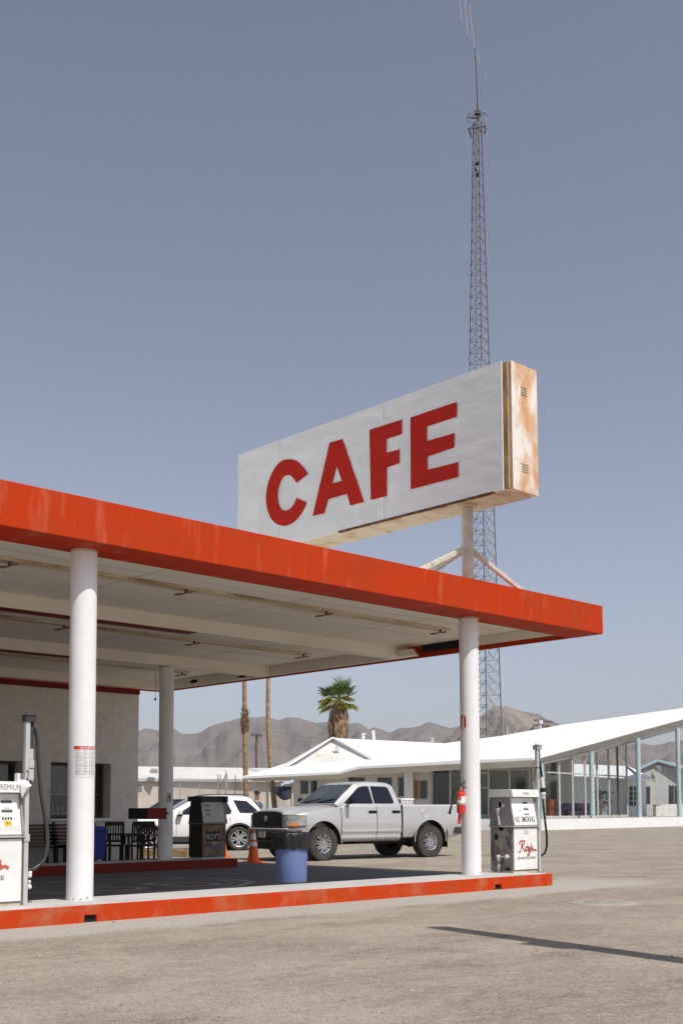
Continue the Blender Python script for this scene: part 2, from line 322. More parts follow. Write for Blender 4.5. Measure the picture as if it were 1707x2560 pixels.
# ------------------------------------------------------------------ ground
def ground_mat():
    m = bpy.data.materials.new('desert_gravel'); m.use_nodes = True; n = m.node_tree.nodes; l = m.node_tree.links; p = n['Principled BSDF']
    p.inputs['Roughness'].default_value = .95; p.inputs['Specular IOR Level'].default_value = .2
    tc = n.new('ShaderNodeTexCoord')
    def nz(sc, st=(1, 1, 1), det=6, ro=.6, rot=0):
        mp = n.new('ShaderNodeMapping'); mp.inputs['Scale'].default_value = st; mp.inputs['Rotation'].default_value = (0, 0, rot)
        l.new(tc.outputs['Object'], mp.inputs[0]); t = n.new('ShaderNodeTexNoise'); t.inputs['Scale'].default_value = sc; t.inputs['Detail'].default_value = det; t.inputs['Roughness'].default_value = ro
        l.new(mp.outputs[0], t.inputs['Vector']); return t.outputs['Fac']
    def rng(src, a, b):
        r = n.new('ShaderNodeMapRange'); r.inputs[1].default_value = a; r.inputs[2].default_value = b; l.new(src, r.inputs[0]); return r.outputs[0]
    def mix(f, a, b):
        x = n.new('ShaderNodeMix'); x.data_type = 'RGBA'; l.new(f, x.inputs[0])
        for k, w in ((6, a), (7, b)):
            if isinstance(w, tuple): x.inputs[k].default_value = rgb(w)
            else: l.new(w, x.inputs[k])
        return x.outputs[2]
    def math2(op, a, b):
        x = n.new('ShaderNodeMath'); x.operation = op
        for k, w in ((0, a), (1, b)):
            if isinstance(w, (int, float)): x.inputs[k].default_value = w
            else: l.new(w, x.inputs[k])
        return x.outputs[0]
    base = mix(rng(nz(.5, (.8, 1.2, 1), 9, .70, .35), .43, .58), (.39, .33, .257), (.265, .215, .16))
    base = mix(rng(nz(.7, (.75, 1.3, 1), 10, .72, .2), .50, .63), base, (.175, .132, .09))
    base = mix(rng(nz(.13, (.5, 1.6, 1), 7, .62, .55), .54, .68), base, (.27, .25, .22))
    base = mix(math2('MULTIPLY', rng(nz(7, (1, 1, 1), 9, .78), .50, .64), .7), base, (.47, .42, .35))
    base = mix(math2('MULTIPLY', rng(nz(11, (1, 1.1, 1), 9, .78, 1.1), .53, .65), .75), base, (.14, .11, .08))
    sep = n.new('ShaderNodeSeparateXYZ'); l.new(tc.outputs['Object'], sep.inputs[0])
    w = math2('ADD', sep.outputs['Y'], math2('MULTIPLY', math2('SUBTRACT', nz(.8, (1, 1, 1), 8, .65), .5), 1.1))
    inb = math2('MULTIPLY', rng(w, 10.3, 10.6), rng(w, 13.6, 12.6))
    end = rng(math2('ADD', sep.outputs['X'], math2('MULTIPLY', math2('SUBTRACT', nz(1.1), .5), 3)), 18.6, 17.2)
    base = mix(math2('MULTIPLY', inb, math2('MULTIPLY', end, .95)), base, (.46, .435, .39))
    vo = n.new('ShaderNodeTexVoronoi'); vo.inputs['Scale'].default_value = 62; l.new(tc.outputs['Object'], vo.inputs['Vector'])
    cr = n.new('ShaderNodeSeparateColor'); l.new(vo.outputs['Color'], cr.inputs[0])
    base = mix(math2('MULTIPLY', rng(cr.outputs[0], .78, .9), .5), base, (.44, .40, .35))
    base = mix(math2('MULTIPLY', rng(cr.outputs[1], .88, .95), .65), base, (.12, .10, .08))
    v2 = n.new('ShaderNodeTexVoronoi'); v2.inputs['Scale'].default_value = 150; l.new(tc.outputs['Object'], v2.inputs['Vector'])
    c2 = n.new('ShaderNodeSeparateColor'); l.new(v2.outputs['Color'], c2.inputs[0])
    base = mix(math2('MULTIPLY', c2.outputs[0], .5), base, (.17, .145, .118))
    base = mix(math2('MULTIPLY', rng(c2.outputs[1], .6, 1), .45), base, (.58, .52, .44))
    l.new(base, p.inputs['Base Color'])
    b1 = n.new('ShaderNodeBump'); b1.inputs['Distance'].default_value = .02; b1.inputs['Strength'].default_value = .8; l.new(nz(14, (1, 1, 1), 8, .7), b1.inputs['Height'])
    b2 = n.new('ShaderNodeBump'); b2.inputs['Distance'].default_value = .004; b2.inputs['Strength'].default_value = .8; b2.invert = True
    l.new(vo.outputs['Distance'], b2.inputs['Height']); l.new(b1.outputs[0], b2.inputs['Normal']); l.new(b2.outputs[0], p.inputs['Normal'])
    return m
M['ground'] = ground_mat()
b = MB(); R = 6000; b.add([(-850, -850, 0), (5650, -850, 0), (5650, 5650, 0), (-850, 5650, 0)], [(0, 1, 2, 3)])
tag(b.build('ground', M['ground'], smooth=False), 'beige gravel ground of the forecourt and desert', 'ground', kind='structure')
b = MB(); b.add([(-6, 12.5, .004), (17.35, 12.5, .004), (17.55, 20, .004), (17.3, 25.62, .004), (-6, 25.62, .004)], [(0, 1, 2, 3, 4)])  # dark sheet ends near the canopy's shade edge; shade deepens its tone
tag(b.build('driving_lane', M['asph_shade'], smooth=False), 'dark asphalt lane under the canopy, with canopy shade in its tone', 'lane', kind='structure')
# loose stones
b = MB()
for i in range(9500):
    D = 6 + 17*random.random()**1.5; u = random.uniform(-150, 1850)
    p = ground(u, D)
    if p.y > 11.3 and p.x < 16.2: continue
    r = random.choice((.003, .004, .004, .005, .006, .009))*random.uniform(.7, 1.4)*(1 if random.random() > .006 else 2.6)
    pts = [p+Vector((random.uniform(.6, 1.2)*r*cos(k*2*pi/5+random.random()), random.uniform(.6, 1.2)*r*sin(k*2*pi/5), -.002)) for k in range(5)]
    top = p+Vector((0, 0, r*random.uniform(.5, .95)))
    b.add(pts+[top], [(0, 1, 5), (1, 2, 5), (2, 3, 5), (3, 4, 5), (4, 0, 5)])
M['stone'] = mat('loose_stone', (.30, .27, .23), (.13, .11, .095), 3.0, .95, c3=(.52, .49, .45), sc3=3.1)
tag(b.build('gravel', M['stone'], smooth=False), 'loose small stones scattered over the gravel', 'gravel', kind='stuff')
# manhole cover
pm = onz(1510, 2258, 0); t = thing('manhole_cover', 'pale round concrete manhole cover set flush in the gravel', 'manhole', (pm.x, pm.y, 0))
MB().lathe([(0, .012), (.42, .012), (.46, .004), (.46, 0)], pm).build('ring', mat('pale_concrete', (.37, .345, .30), (.27, .24, .20), 3, .9), t)
MB().lathe([(0, .018), (.27, .018), (.28, .0125)], pm).build('lid', mat('dusty_iron', (.30, .275, .235), (.24, .215, .18), 4, .9), t)
# ------------------------------------------------------------------ pump islands
def island(a0, a1, b0, b1, label, notch, redm):
    t = thing('pump_island', label, 'pump island', ((a0+a1)/2, b0, 0))
    q = MB()
    cuts = [a0]+[c for n_ in notch for c in n_]+[a1]
    pts_ = [(a0, -.05)]
    for (c0, c1) in notch: pts_ += [(c0, -.05), (c0, .085), (c1, .08), (c1, -.05)]
    pts_ += [(a1, -.05), (a1, .195), (a0, .195)]
    q.prism([(x, b0, z) for x, z in pts_], (0, .06, 0))
    q.box(a1-.06, a1, b0+.06, b1, -.05, .195)
    q.build('kerb', redm, t, bevel=.012)
    d = MB().box(a0, a1-.06, b0+.06, b1, -.05, .2); d.build('deck', M['island'], t, bevel=.008)
    for (c0, c1) in notch: MB().box(c0, c1, b0+.04, b0+.058, .0, .09).build('drain_hole', M['void'], t)
    return t
n1 = onz(258, 2300, .05).x; n2 = onz(1236, 2216, .05).x
isl = island(-4, 15.88, 11.53, 12.60, 'long raised pump island with bright red sunlit kerb', [(n1-.04, n1+.12), (n2-.06, n2+.1)], M['kerb'])
island(2, 16.28, 20.38, 21.44, 'rear pump island with red kerb darkened for the canopy shade', [], M['darkred'])  # darker red on this kerb stands in for canopy shade
for (u, v) in ((772, 2245), (1005, 2220), (430, 2270)):
    pk_ = on(1, u, v, 11.53); random.seed(u); q = MB(); x = pk_.x
    for k in range(6): x2 = x+random.uniform(-.02, .02); q.obox((x, 11.5285, .02+k*.028), (x2, 11.5285, .048+k*.028), .006, .002, (0, 1, 0)); x = x2
    q.build('crack', M['holder'], isl)
# floor painting on the lane: route shield outline
pts = []
t = MB()
def flatline(path, w):
    P = [Vector((x, y, .008)) for x, y in path]
    for i in range(len(P)-1):
        d = (P[i+1]-P[i]).normalized(); nn = Vector((-d.y, d.x, 0))*w/2
        t.add([P[i]+nn, P[i+1]+nn, P[i+1]-nn, P[i]-nn], [(0, 1, 2, 3)])
cx, cy = 11.1, 16.6
sh = [(0, -1.9), (.9, -1.45), (1.5, -.8), (1.75, 0), (1.62, .7), (1.35, 1.15), (1.55, 1.65), (1.1, 1.95), (.55, 1.8), (0, 2.0)]
sh = sh+[(-x, y) for x, y in reversed(sh[:-1])]
for k, w in ((1, .16), (.84, .07)):
    flatline([(cx+x*k*1.25, cy+y*k*.95) for x, y in sh], w)
flatline([(cx-1.9, cy+.95), (cx+1.9, cy+.95)], .1)
for ox in (-.75, .75):
    six = [(.42, .62), (.0, .72), (-.42, .45), (-.5, -.3), (-.25, -.85), (.2, -.85), (.48, -.45), (.3, .0), (-.1, .08), (-.45, -.2)]
    flatline([(cx+ox+x*1.1, cy-.15+y*.85) for x, y in six], .2)
tag(t.build('floor_marking', M['floorpaint'], smooth=False), 'worn pale road shield painted on the dark lane floor', 'floor marking')
# ------------------------------------------------------------------ canopy
A1 = 17.87; BF, BB = 11.75, 25.56; ZB, ZT = 4.45, 4.97; ZS = 4.70; A0 = -2.5
can = thing('station_canopy', 'flat white canopy with bright orange red fascia on round columns', 'canopy', (8, 18, ZB))
MB().box(A0, A1, BF, BF+.69, ZB, ZT).build('front_fascia', M['red'], can, bevel=.006)
MB().box(A0, A1-.07, BF+.69, BB, ZS, ZT-.06).build('roof_deck', M['soffit'], can)
b = MB().box(A1-.07, A1, BF+.69, BB, ZB, ZT); b.build('side_fascia', M['red'], can)
MB().box(A0, A1-.07, BB, BB+.07, ZB, ZT).build('rear_fascia', M['red'], can)
# inner boards along the right edge: whole at the front, knocked loose, then whole again
XB = A1-.072
bb = lambda u, v: on(0, u, v, XB-.06)
g0 = bb(1055, 1630).y; g1 = bb(1131, 1600).y; g2 = bb(1018, 1640).y
q = MB(); q.box(XB-.10, XB-.002, BF+.69, g1-.25, ZB+.085, ZS-.001)
q.box(XB-.10, XB-.002, g2+.03, BB, ZB+.03, ZS-.001); q.build('edge_board', M['beamw'], can)
loose = MB(); y0, y1 = g0+.0, g2+.02
loose.prism([(XB-.34, y0, ZS-.10), (XB-.03, y0+.16, ZS-.16), (XB-.03, y0+.12, ZB+.03), (XB-.34, y0-.06, ZB+.02)], (0, y1-y0, .0))
loose.build('loose_board', M['beamw'], can)
MB().box(XB-.06, XB-.004, g1-.25, y0, ZB+.10, ZS-.002).build('torn_gap', M['void'], can)
for yb, xr in ((16.58, 12.3), (20.92, 12.4)):
    xe = XB-.12
    MB().box(A0, xe, yb, yb+.28, ZB+.012, ZS-.001).build('beam', M['beamw'], can)
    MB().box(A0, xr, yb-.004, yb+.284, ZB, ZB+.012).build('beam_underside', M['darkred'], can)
MB().box(A0, XB-.1, BB-.3, BB-.001, ZB+.03, ZS-.001).build('beam', M['beamw'], can)
# hollow torn spots in the edge board
for (u, v, w_, h_) in ((484, 1703, .28, .06), (606, 1691, .30, .04)):
    p = on(0, u, v, XB-.101)
    random.seed(u); k = 15
    poly = [(XB-.1025, p.y+w_*(cos(i*2*pi/k)*random.uniform(.4, 1)), p.z+h_*sin(i*2*pi/k)*random.uniform(.5, 1)) for i in range(k)]
    MB().prism(poly, (.001, 0, 0)).build('torn_hole', M['void'], can)
# soffit seams
q = MB()
for y0, y1 in ((12.44, 16.58), (16.86, 20.92), (21.2, 25.2)):
    for k in range(1, 3): yy = y0+(y1-y0)*k/3; q.box(A0, XB-.11, yy-.006, yy+.006, ZS-.004, ZS+.002)
    for x in range(0, 17, 3): q.box(x+.4, x+.412, y0, y1, ZS-.0035, ZS+.002)
q.build('soffit_joint', mat('soffit_joint_filler', (.50, .45, .38), None, rough=.8), can)
# strip lights: wooden channel with lamp holders
rowy = [onz(350, 1460, ZS-.06).y, onz(350, 1590, ZS-.06).y, onz(200, 1660, ZS-.06).y]
rowe = [onz(1112, 1580, ZS-.06).x, onz(743, 1645, ZS-.06).x, onz(440, 1690, ZS-.06).x]
for i, (yy, xe) in enumerate(zip(rowy, rowe)):
    xe = min(xe, XB-.6)
    t = thing('strip_light', ['rust stained light channel on the soffit nearest the red front fascia', 'rust stained light channel on the middle soffit bay', 'rust stained light channel on the rear soffit bay'][i], 'light', (8, yy, ZS), group='strip lights on the canopy soffit')
    q = MB(); q.box(A0+.1, xe, yy-.11, yy+.11, ZS-.03, ZS-.002); q.box(A0+.1, xe, yy-.125, yy-.112, ZS-.045, ZS-.004); q.box(A0+.1, xe, yy+.112, yy+.125, ZS-.04, ZS-.004)
    q.build('channel', M['channel'], t)
    MB().box(A0+.1, xe, yy+.126, yy+.14, ZS-.012, ZS-.002).build('dark_edge', M['holder'], t)  # dark strip along the channel's rear edge
    x = xe-.15
    while x > A0+1:
        q = MB(); q.box(x-.02, x+.02, yy-.03, yy+.01, ZS-.085, ZS-.031); q.box(x-.02, x+.02, yy-.08, yy+.09, ZS-.098, ZS-.085); q.cyl((x, yy+.085, ZS-.092), (x-.13, yy+.11, ZS-.115), .018, n=8); q.cyl((x, yy-.07, ZS-.092), (x+.07, yy-.10, ZS-.075), .016, n=8)
        q.build('lamp_holder', M['holder'], t); x -= 2.95
# ------------------------------------------------------------------ columns
def column(x, y, zt, label):
    t = thing('canopy_column', label, 'column', (x, y, .2), group='round canopy columns')
    MB().cyl((x, y, .2), (x, y, zt), .16, n=48).build('shaft', M['column'], t)
    q = MB(); q.lathe([(.161, zt-.03), (.166, zt-.028), (.166, zt-.001), (.161, zt-.0005)], (x, y, 0), 48); q.build('top_ring', M['rustw'], t)
    random.seed(int(x*10)); q = MB()
    for k in range(7):
        a0 = random.uniform(-2.7, -.4); z0 = .2+random.uniform(.004, .03); w = random.uniform(.06, .25); h = random.uniform(.012, .035)
        vs = []; N = 6
        for j in range(N+1):
            aa = a0+w*j/N; vs += [(x+.1612*cos(aa), y+.1612*sin(aa), z0), (x+.1612*cos(aa), y+.1612*sin(aa), z0+h*random.uniform(.3, 1)*sin(pi*(j+.2)/(N+.4)))]
        q.add(vs, [(2*j, 2*j+2, 2*j+3, 2*j+1) for j in range(N)])
    q.build('chipped_paint', M['pumpg'], t)
    return t
c1 = column(7.369, 12.247, ZB, 'front white column with a red and white warning notice')
c2 = column(14.688, 12.27, ZB, 'white column holding the red extinguisher beside the diesel pump')
c3 = column(14.75, 20.99, ZB, 'shaded grey white column on the rear pump island')
def curved(c, u0, u1, v0, v1, name, m, parent, r=.1625, n=14, holeless=True):
    cx, cy = c; dv = Vector((cx, cy, 0)).normalized(); sdv = Vector((dv.y, -dv.x, 0))
    D = Vector((cx, cy, 0)).dot(F2)
    uc = 853.5+FPX*Vector((cx, cy, 0)).dot(r0)/D; rp = FPX*.16/D
    q = MB(); vs = []
    z0 = at(uc, v0, D-.15).z; z1 = at(uc, v1, D-.15).z
    s0 = max(-1, min(1, (u0-uc)/rp)); s1 = max(-1, min(1, (u1-uc)/rp)); a0 = math.asin(s0); a1 = math.asin(s1)
    for i in range(n+1):
        a = a0+(a1-a0)*i/n; d = sdv*sin(a)-dv*cos(a)
        vs += [Vector((cx, cy, z1))+d*r, Vector((cx, cy, z0))+d*r]
    q.add(vs, [(2*i, 2*i+2, 2*i+3, 2*i+1) for i in range(n)])
    return q.build(name, m, parent), (cx, cy, uc, rp, sdv, dv, D)
def curve_text(s, info, u0, u1, v0, v1, m, parent, r=.164, bold=0):
    cx, cy, uc, rp, sdv, dv, D = info
    o = text(s, 'lettering', m, None, (0, 0, 0), (1, 0, 0), (0, 1, 0), 1, 1, 0, bold)
    z0 = at(uc, v0, D-.15).z; z1 = at(uc, v1, D-.15).z
    a0 = math.asin(max(-1, min(1, (u0-uc)/rp))); a1 = math.asin(max(-1, min(1, (u1-uc)/rp)))
    iv = FR[parent.name].inverted()
    for v in o.data.vertices:
        a = a0+(a1-a0)*v.co.x; d = sdv*sin(a)-dv*cos(a); p = Vector((cx, cy, z1+(z0-z1)*v.co.y))+d*r; v.co = iv @ p
    o.parent = parent; return o
M['textgrey'] = mat('small_print', (.42, .42, .42))
wn_ = thing('warning_notice', 'white warning notice with red header stuck on the front column', 'notice', (7.2, 12.1, 1.8))
_, inf = curved((7.369, 12.247), 185.5, 240, 1865, 1943, 'sheet', M['paper'], wn_)
curved((7.369, 12.247), 185.5, 240, 1865, 1873, 'header', M['redlabel'], wn_, r=.1635)
curve_text('WARNING', inf, 198, 245, 1866.2, 1872, M['paper'], wn_, r=.1645, bold=.01)
q = MB(); x_ = None
for k in range(13):
    v = 1877+k*5.0
    if k in (3, 7, 10): curved((7.369, 12.247), 186.5, 239, v+1.2, v+1.6, 'rule_line', M['inkg'], wn_, r=.1636, n=8)
    for (u0, u1) in ((189, 206+random.randint(-2, 2)), (208, 220+random.randint(-3, 2)), (225.5, 236)):
        curved((7.369, 12.247), u0, u1, v-1.0, v-.1, 'text_line', M['textgrey'], wn_, r=.1636, n=5)
        curved((7.369, 12.247), u0, u1-random.randint(0, 7), v-2.6, v-1.8, 'text_line', M['textgrey'], wn_, r=.1636, n=5)
curved((7.369, 12.247), 223, 223.8, 1873, 1943, 'rule_line', M['inkg'], wn_, r=.1636, n=2)
# arrow shaped fire sign on the right column
es = thing('fire_arrow_sign', 'small red and white arrow sign wrapped round the right column', 'sign', (14.6, 12.1, 3))
C2 = (14.688, 12.27)
def cpoly(c, pts, name, m, parent, r):
    cx, cy = c; dv = Vector((cx, cy, 0)).normalized(); sdv = Vector((dv.y, -dv.x, 0)); D = Vector((cx, cy, 0)).dot(F2)
    uc = 853.5+FPX*Vector((cx, cy, 0)).dot(r0)/D; rp = FPX*.16/D
    P2 = [Vector((u, v, 0)) for u, v in pts]
    q = MB(); vs = []
    bm = bmesh.new(); bm.faces.new([bm.verts.new(p) for p in P2]); bmesh.ops.triangulate(bm, faces=bm.faces); bmesh.ops.subdivide_edges(bm, edges=bm.edges, cuts=3, use_grid_fill=True)
    bm.verts.index_update()
    for p in bm.verts:
        a = math.asin(max(-1, min(1, (p.co.x-uc)/rp))); d = sdv*sin(a)-dv*cos(a); z = at(uc, p.co.y, D-.15).z
        vs.append(Vector((cx, cy, z))+d*r)
    q.add(vs, [[w.index for w in f.verts] for f in bm.faces]); bm.free()
    return q.build(name, m, parent), (cx, cy, uc, rp, sdv, dv, D)
_, inf2 = cpoly(C2, [(1152, 1788), (1158, 1786), (1165, 1790), (1166, 1815), (1162, 1822), (1159, 1822), (1158, 1832), (1155.5, 1822), (1153, 1819)], 'panel', M['redlabel'], es, .1625)
cpoly(C2, [(1156.5, 1793), (1160, 1793), (1160.5, 1822), (1158.5, 1831), (1156.3, 1822)], 'arrow', M['paper'], es, .164)
curve_text('FIRE', inf2, 1152.8, 1164.6, 1788.5, 1792, M['paper'], es, r=.1642)
# switch box on the rear column
b3 = onz(431, 2149, .2)
p = at(423, 1992, 24.6); dv = Vector((14.75, 20.99, 0)).normalized()
sb = thing('switch_box', 'narrow grey switch box on the shaded rear column', 'switch box', (p.x, p.y, p.z))
pc = Vector((14.75, 20.99, 0))-dv*.155+Vector((dv.y, -dv.x, 0))*.085
MB().obox((pc.x, pc.y, at(423, 2004, 24.5).z), (pc.x, pc.y, at(423, 1980, 24.5).z), .075, .06, (dv.x, dv.y, 0)).build('case', M['lightgrey'], sb, bevel=.006)
MB().obox((pc.x-dv.x*.035, pc.y-dv.y*.035, at(423, 1996, 24.5).z), (pc.x-dv.x*.035, pc.y-dv.y*.035, at(423, 1988, 24.5).z), .02, .02).build('lever', M['dkgrey'], sb)
# red box fixed to the rear column
pr = at(369.6, 2034, 23.4); zt_, zb_ = at(369.6, 2020, 23.4).z, at(369.6, 2048, 23.4).z
rb = thing('red_metal_box', 'dark red metal box mounted against the shaded rear column', 'box', (pr.x, pr.y, zb_))
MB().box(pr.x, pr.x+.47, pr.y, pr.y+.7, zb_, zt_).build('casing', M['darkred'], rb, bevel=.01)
MB().box(pr.x-.006, pr.x-.0005, pr.y+.015, pr.y+.69, zb_+.01, zt_-.01).build('end_panel', M['black'], rb)  # black sheet over the end face draws its shade
MB().obox((pr.x+.42, pr.y+.35, zb_+.12), (14.75, 20.9, zb_+.12), .05, .05).build('bracket', M['dkgrey'], rb)
# ------------------------------------------------------------------ station building
WB = 25.62; WE = 17.12
st = thing('station_building', 'grey stucco station building under the canopy with deep set windows', 'building', (12, 28, 0))
wv = lambda u, v: on(1, u, v, WB)
x2a, x2b = wv(127, 1980).x, wv(277, 1980).x; x1b = wv(57, 1930).x; x1a = x1b-2.2
zh, zs = wv(200, 1907).z, wv(200, 2046).z
q = MB(); T = .5
for (xa, xb) in ((2, x1a), (x1b, x2a), (x2b, WE)): q.box(xa, xb, WB, WB+T, 0, ZT-.1)
for (xa, xb) in ((x1a, x1b), (x2a, x2b)): q.box(xa, xb, WB, WB+T, 0, zs); q.box(xa, xb, WB, WB+T, zh, ZT-.1)
q.box(WE-T, WE, WB+T, 33, 0, ZT-.1); q.box(2, WE-T, 32.6, 33, 0, ZT-.1); q.box(2, 2.4, WB+T, 32.6, 0, ZT-.1)
q.build('wall', M['stucco'], st, smooth=False)
MB().box(1.9, WE+.1, WB+.08, 33.1, ZT-.1, ZT+.05).build('roof', M['soffit'], st)
MB().box(2, WE+.01, WB-.035, WB-.001, ZB-.12, ZB+.05).build('trim_board', M['darkred'], st)
MB().box(2.45, WE-.55, WB+1.6, WB+1.7, 0, ZT-.2).build('inner_wall', M['dkgrey'], st)
random.seed(3)
for (xa, xb) in ((x1a, x1b), (x2a, x2b)):
    w = MB(); yg = WB+.36; xb2 = xb-.02; xa2 = xa+.02
    for k in (0, 1):
        xx = (xa2, xb2-.06)[k]; w.box(xx, xx+.06, yg-.03, yg+.05, zs+.03, zh-.02)
    w.box(xa2+.06, xb2-.06, yg-.03, yg+.05, zh-.08, zh-.02); w.box(xa2+.06, xb2-.06, yg-.03, yg+.05, zs+.03, zs+.07)
    wo = w.build('window', M['dkframe'], st)
    MB().box(xa2+.06, xb2-.06, yg, yg+.012, zs+.07, zh-.08).build('pane', M['sp'], wo)
    MB().box(xa-.02, xb+.05, WB-.07, WB+.3, zs-.07, zs-.0005+.002).build('sill', M['white'], st, bevel=.015)
    # shelves with bottles in the window
    for zz in (zs+.14, zs+.62):
        sh_ = MB(); sh_.box(xa2+.1, xb2-.1, yg+.05, yg+.25, zz-.03, zz)
        so = sh_.build('window_shelf', M['white'], wo)
        x = xa2+.2
        while x < xb2-.25:
            h = random.uniform(.2, .28)
            MB().lathe([(0, 0), (.034, 0), (.036, .02), (.036, h*.55), (.014, h*.75), (.014, h), (0, h)], (x, yg+.13, zz), 10).build('bottle', M['green'], wo, sharp=60); x += random.uniform(.11, .16)
    lf = MB()
    for k in range(120):
        px = random.uniform(xa2+.2, xb2-.2); pz = zs+.64+random.random()**1.6*.42; py = yg+random.uniform(.05, .28); a = random.random()*6
        d1 = Vector((cos(a), 0, sin(a)))*.09; d2 = Vector((-sin(a), .4, cos(a)))*.03
        c = Vector((px, py, pz)); lf.add([c-d1, c-d2, c+d1, c+d2], [(0, 1, 2, 3)])
    lf.build('window_plant', M['leaf'], wo, smooth=False)
# hanging lamp bulb at the canopy rear corner
pl = at(389, 1748, 27); hl = thing('hanging_bulb', 'tiny dark bulb hanging from the canopy rear edge', 'bulb', (pl.x, pl.y, pl.z))
MB().tube([(pl.x, pl.y, ZB+.05), (pl.x, pl.y, pl.z+.03)], .005, 6).build('cord', M['black'], hl)
MB().sphere(pl, .03).build('bulb', M['dkgrey'], hl)
# ------------------------------------------------------------------ cafe sign
SX = 14.36; SX1 = 15.12; SB0, SB1 = 11.10, 17.97
sp = lambda u, v, off=0: on(0, u, v, SX-off)
sg = thing('cafe_sign', 'big white rooftop box sign with red CAFE letters', 'sign', (14.69, 12.27, ZT))
ztop = (sp(1266, 899.4).z+sp(598, 1139.2).z)/2; zbot = (sp(1279, 1219.3).z+sp(748.4, 1352).z)/2
q = MB(); q.box(SX+.004, SX1, SB0+.14, SB1, zbot, ztop-.01); q.build('box', M['rustw'], sg)
c7 = lambda x, y: (580+x/1.96, 880+y/1.96)
s1 = sp(*c7(240, 700)).y; s2 = sp(*c7(748, 500)).y
for (y0, y1) in ((SB0+.13, s2-.004), (s2+.004, s1-.003), (s1+.003, SB1)):
    q = MB(); N = max(2, int((y1-y0)/.12)); K = 16; vs = []
    for i in range(N+1):
        for k in range(K+1):
            yy = y0+(y1-y0)*i/N; zz = zbot-.02+(ztop-zbot+.03)*k/K
            wob = .010*(noise.noise(Vector((yy*1.4, zz*4, 2)))) if 0 < i < N and 0 < k < K else 0
            vs.append((SX-.022-abs(wob), yy, zz))
    f = [(i*(K+1)+k, i*(K+1)+k+1, (i+1)*(K+1)+k+1, (i+1)*(K+1)+k) for i in range(N) for k in range(K)]
    q.add(vs, f); q.box(SX-.021, SX+.003, y0, y1, zbot-.02, ztop+.01); q.build('face_panel', M['signw'], sg, smooth=False)
L = {'C': ([(372,597),(345,560),(318,535),(285,526),(250,532),(220,555),(195,595),(175,650),(167,710),(172,765),(188,810),(212,838),(240,850),(268,850),(300,835),(330,805),(352,770),(365,737),(317,715),(305,742),(288,765),(268,777),(248,775),(232,755),(224,720),(224,690),(230,655),(245,622),(265,605),(285,605),(300,618),(317,641)], None),
     'A': ([(478,445),(541,427),(645,735),(579,752),(563,695),(470,722),(452,790),(395,804)], [(513,557),(490,645),(538,632)]),
     'F': ([(673,382),(831,332),(831,402),(755,427),(755,495),(819,478),(819,545),(757,566),(757,706),(680,725)], None),
     'E': ([(873,322),(1100,245),(1100,317),(953,365),(953,437),(1087,398),(1087,468),(956,513),(956,578),(1107,540),(1107,612),(875,673)], None)}
def crsm(P, n=5):
    o = []
    for i in range(len(P)-1):
        p0, p1, p2, p3 = [P[max(0, min(len(P)-1, i+k))] for k in (-1, 0, 1, 2)]
        for s_ in range(n):
            a = s_/n; o.append(tuple(.5*((2*p1[c])+(p2[c]-p0[c])*a+(2*p0[c]-5*p1[c]+4*p2[c]-p3[c])*a*a+(3*p1[c]-p0[c]-3*p2[c]+p3[c])*a**3) for c in (0, 1)))
    return o+[P[-1]]
L['C'] = (crsm(L['C'][0][:18])+crsm(L['C'][0][18:]), None)
for ch, (o_, h_) in L.items():
    P = [sp(*c7(*p), off=.036) for p in o_]
    q = MB()
    if h_: q.prismh(P, [sp(*c7(*p), off=.036) for p in h_], (-.004, 0, 0))
    else: q.prism(P, (-.004, 0, 0))
    q.build('letter', M['lred'], sg, smooth=False)
MB().box(SX+.02, SX+.07, SB0+.05, SB0+.139, zbot+.01, ztop-.02).build('edge_batten', mat('raw_wood_batten', (.42, .27, .12), (.16, .08, .035), 5, .8, st=(2, 2, .4)), sg)
MB().box(SX+.10, SX1+.012, SB0+.02, SB0+.139, zbot+.004, ztop+.02).build('end_panel', M['rustend'], sg, bevel=.006)
for zc in (ztop-.42, zbot+.40):
    q = MB()
    for k in range(4): zz = zc-.06+k*.04; q.box(SX+.34, SX+.50, SB0+.008, SB0+.018, zz, zz+.016)
    lv = q.build('louvre', M['rustw'], sg)
q = MB(); random.seed(5)
for k in range(40):
    y = SB0+.3+k*.09+random.random()*.02; q.box(SX-.03, SX+.03+.02*noise.noise(Vector((k*.3, 0, 0))), y, y+random.uniform(.09, .14), zbot-.03-.02*abs(noise.noise(Vector((k*.37, 4, 0)))), zbot-.003)
q.build('rusted_edge', mat('rust', (.20, .085, .03), (.07, .03, .015), 9, .85), sg)
PX, PY = 14.688, 12.27
MB().cyl((PX, PY, ZT-.06), (PX, PY, zbot-.001), .1, n=28).build('pole', M['signpole'], sg)
q = MB(); q.lathe([(.105, zbot-.04), (.17, zbot-.035), (.17, zbot-.002)], (PX, PY, 0), 28); q.build('pole_flange', M['rustw'], sg)
zj = at(1172, 1370, 18.9).z
for d in ((-1.55, 0), (0, 2.0), (1.95, 0)):
    n_ = Vector((d[0], d[1], 0)).normalized()*.1
    MB().obox((PX+n_.x, PY+n_.y, zj), (PX+d[0], PY+d[1], ZT-.05), .075, .075).build('brace', M['signpole'], sg, bevel=.005)
MB().sphere(sp(1184, 931)+Vector((.1, 0, .03)), .03).build('bolt', M['darksteel'], sg)
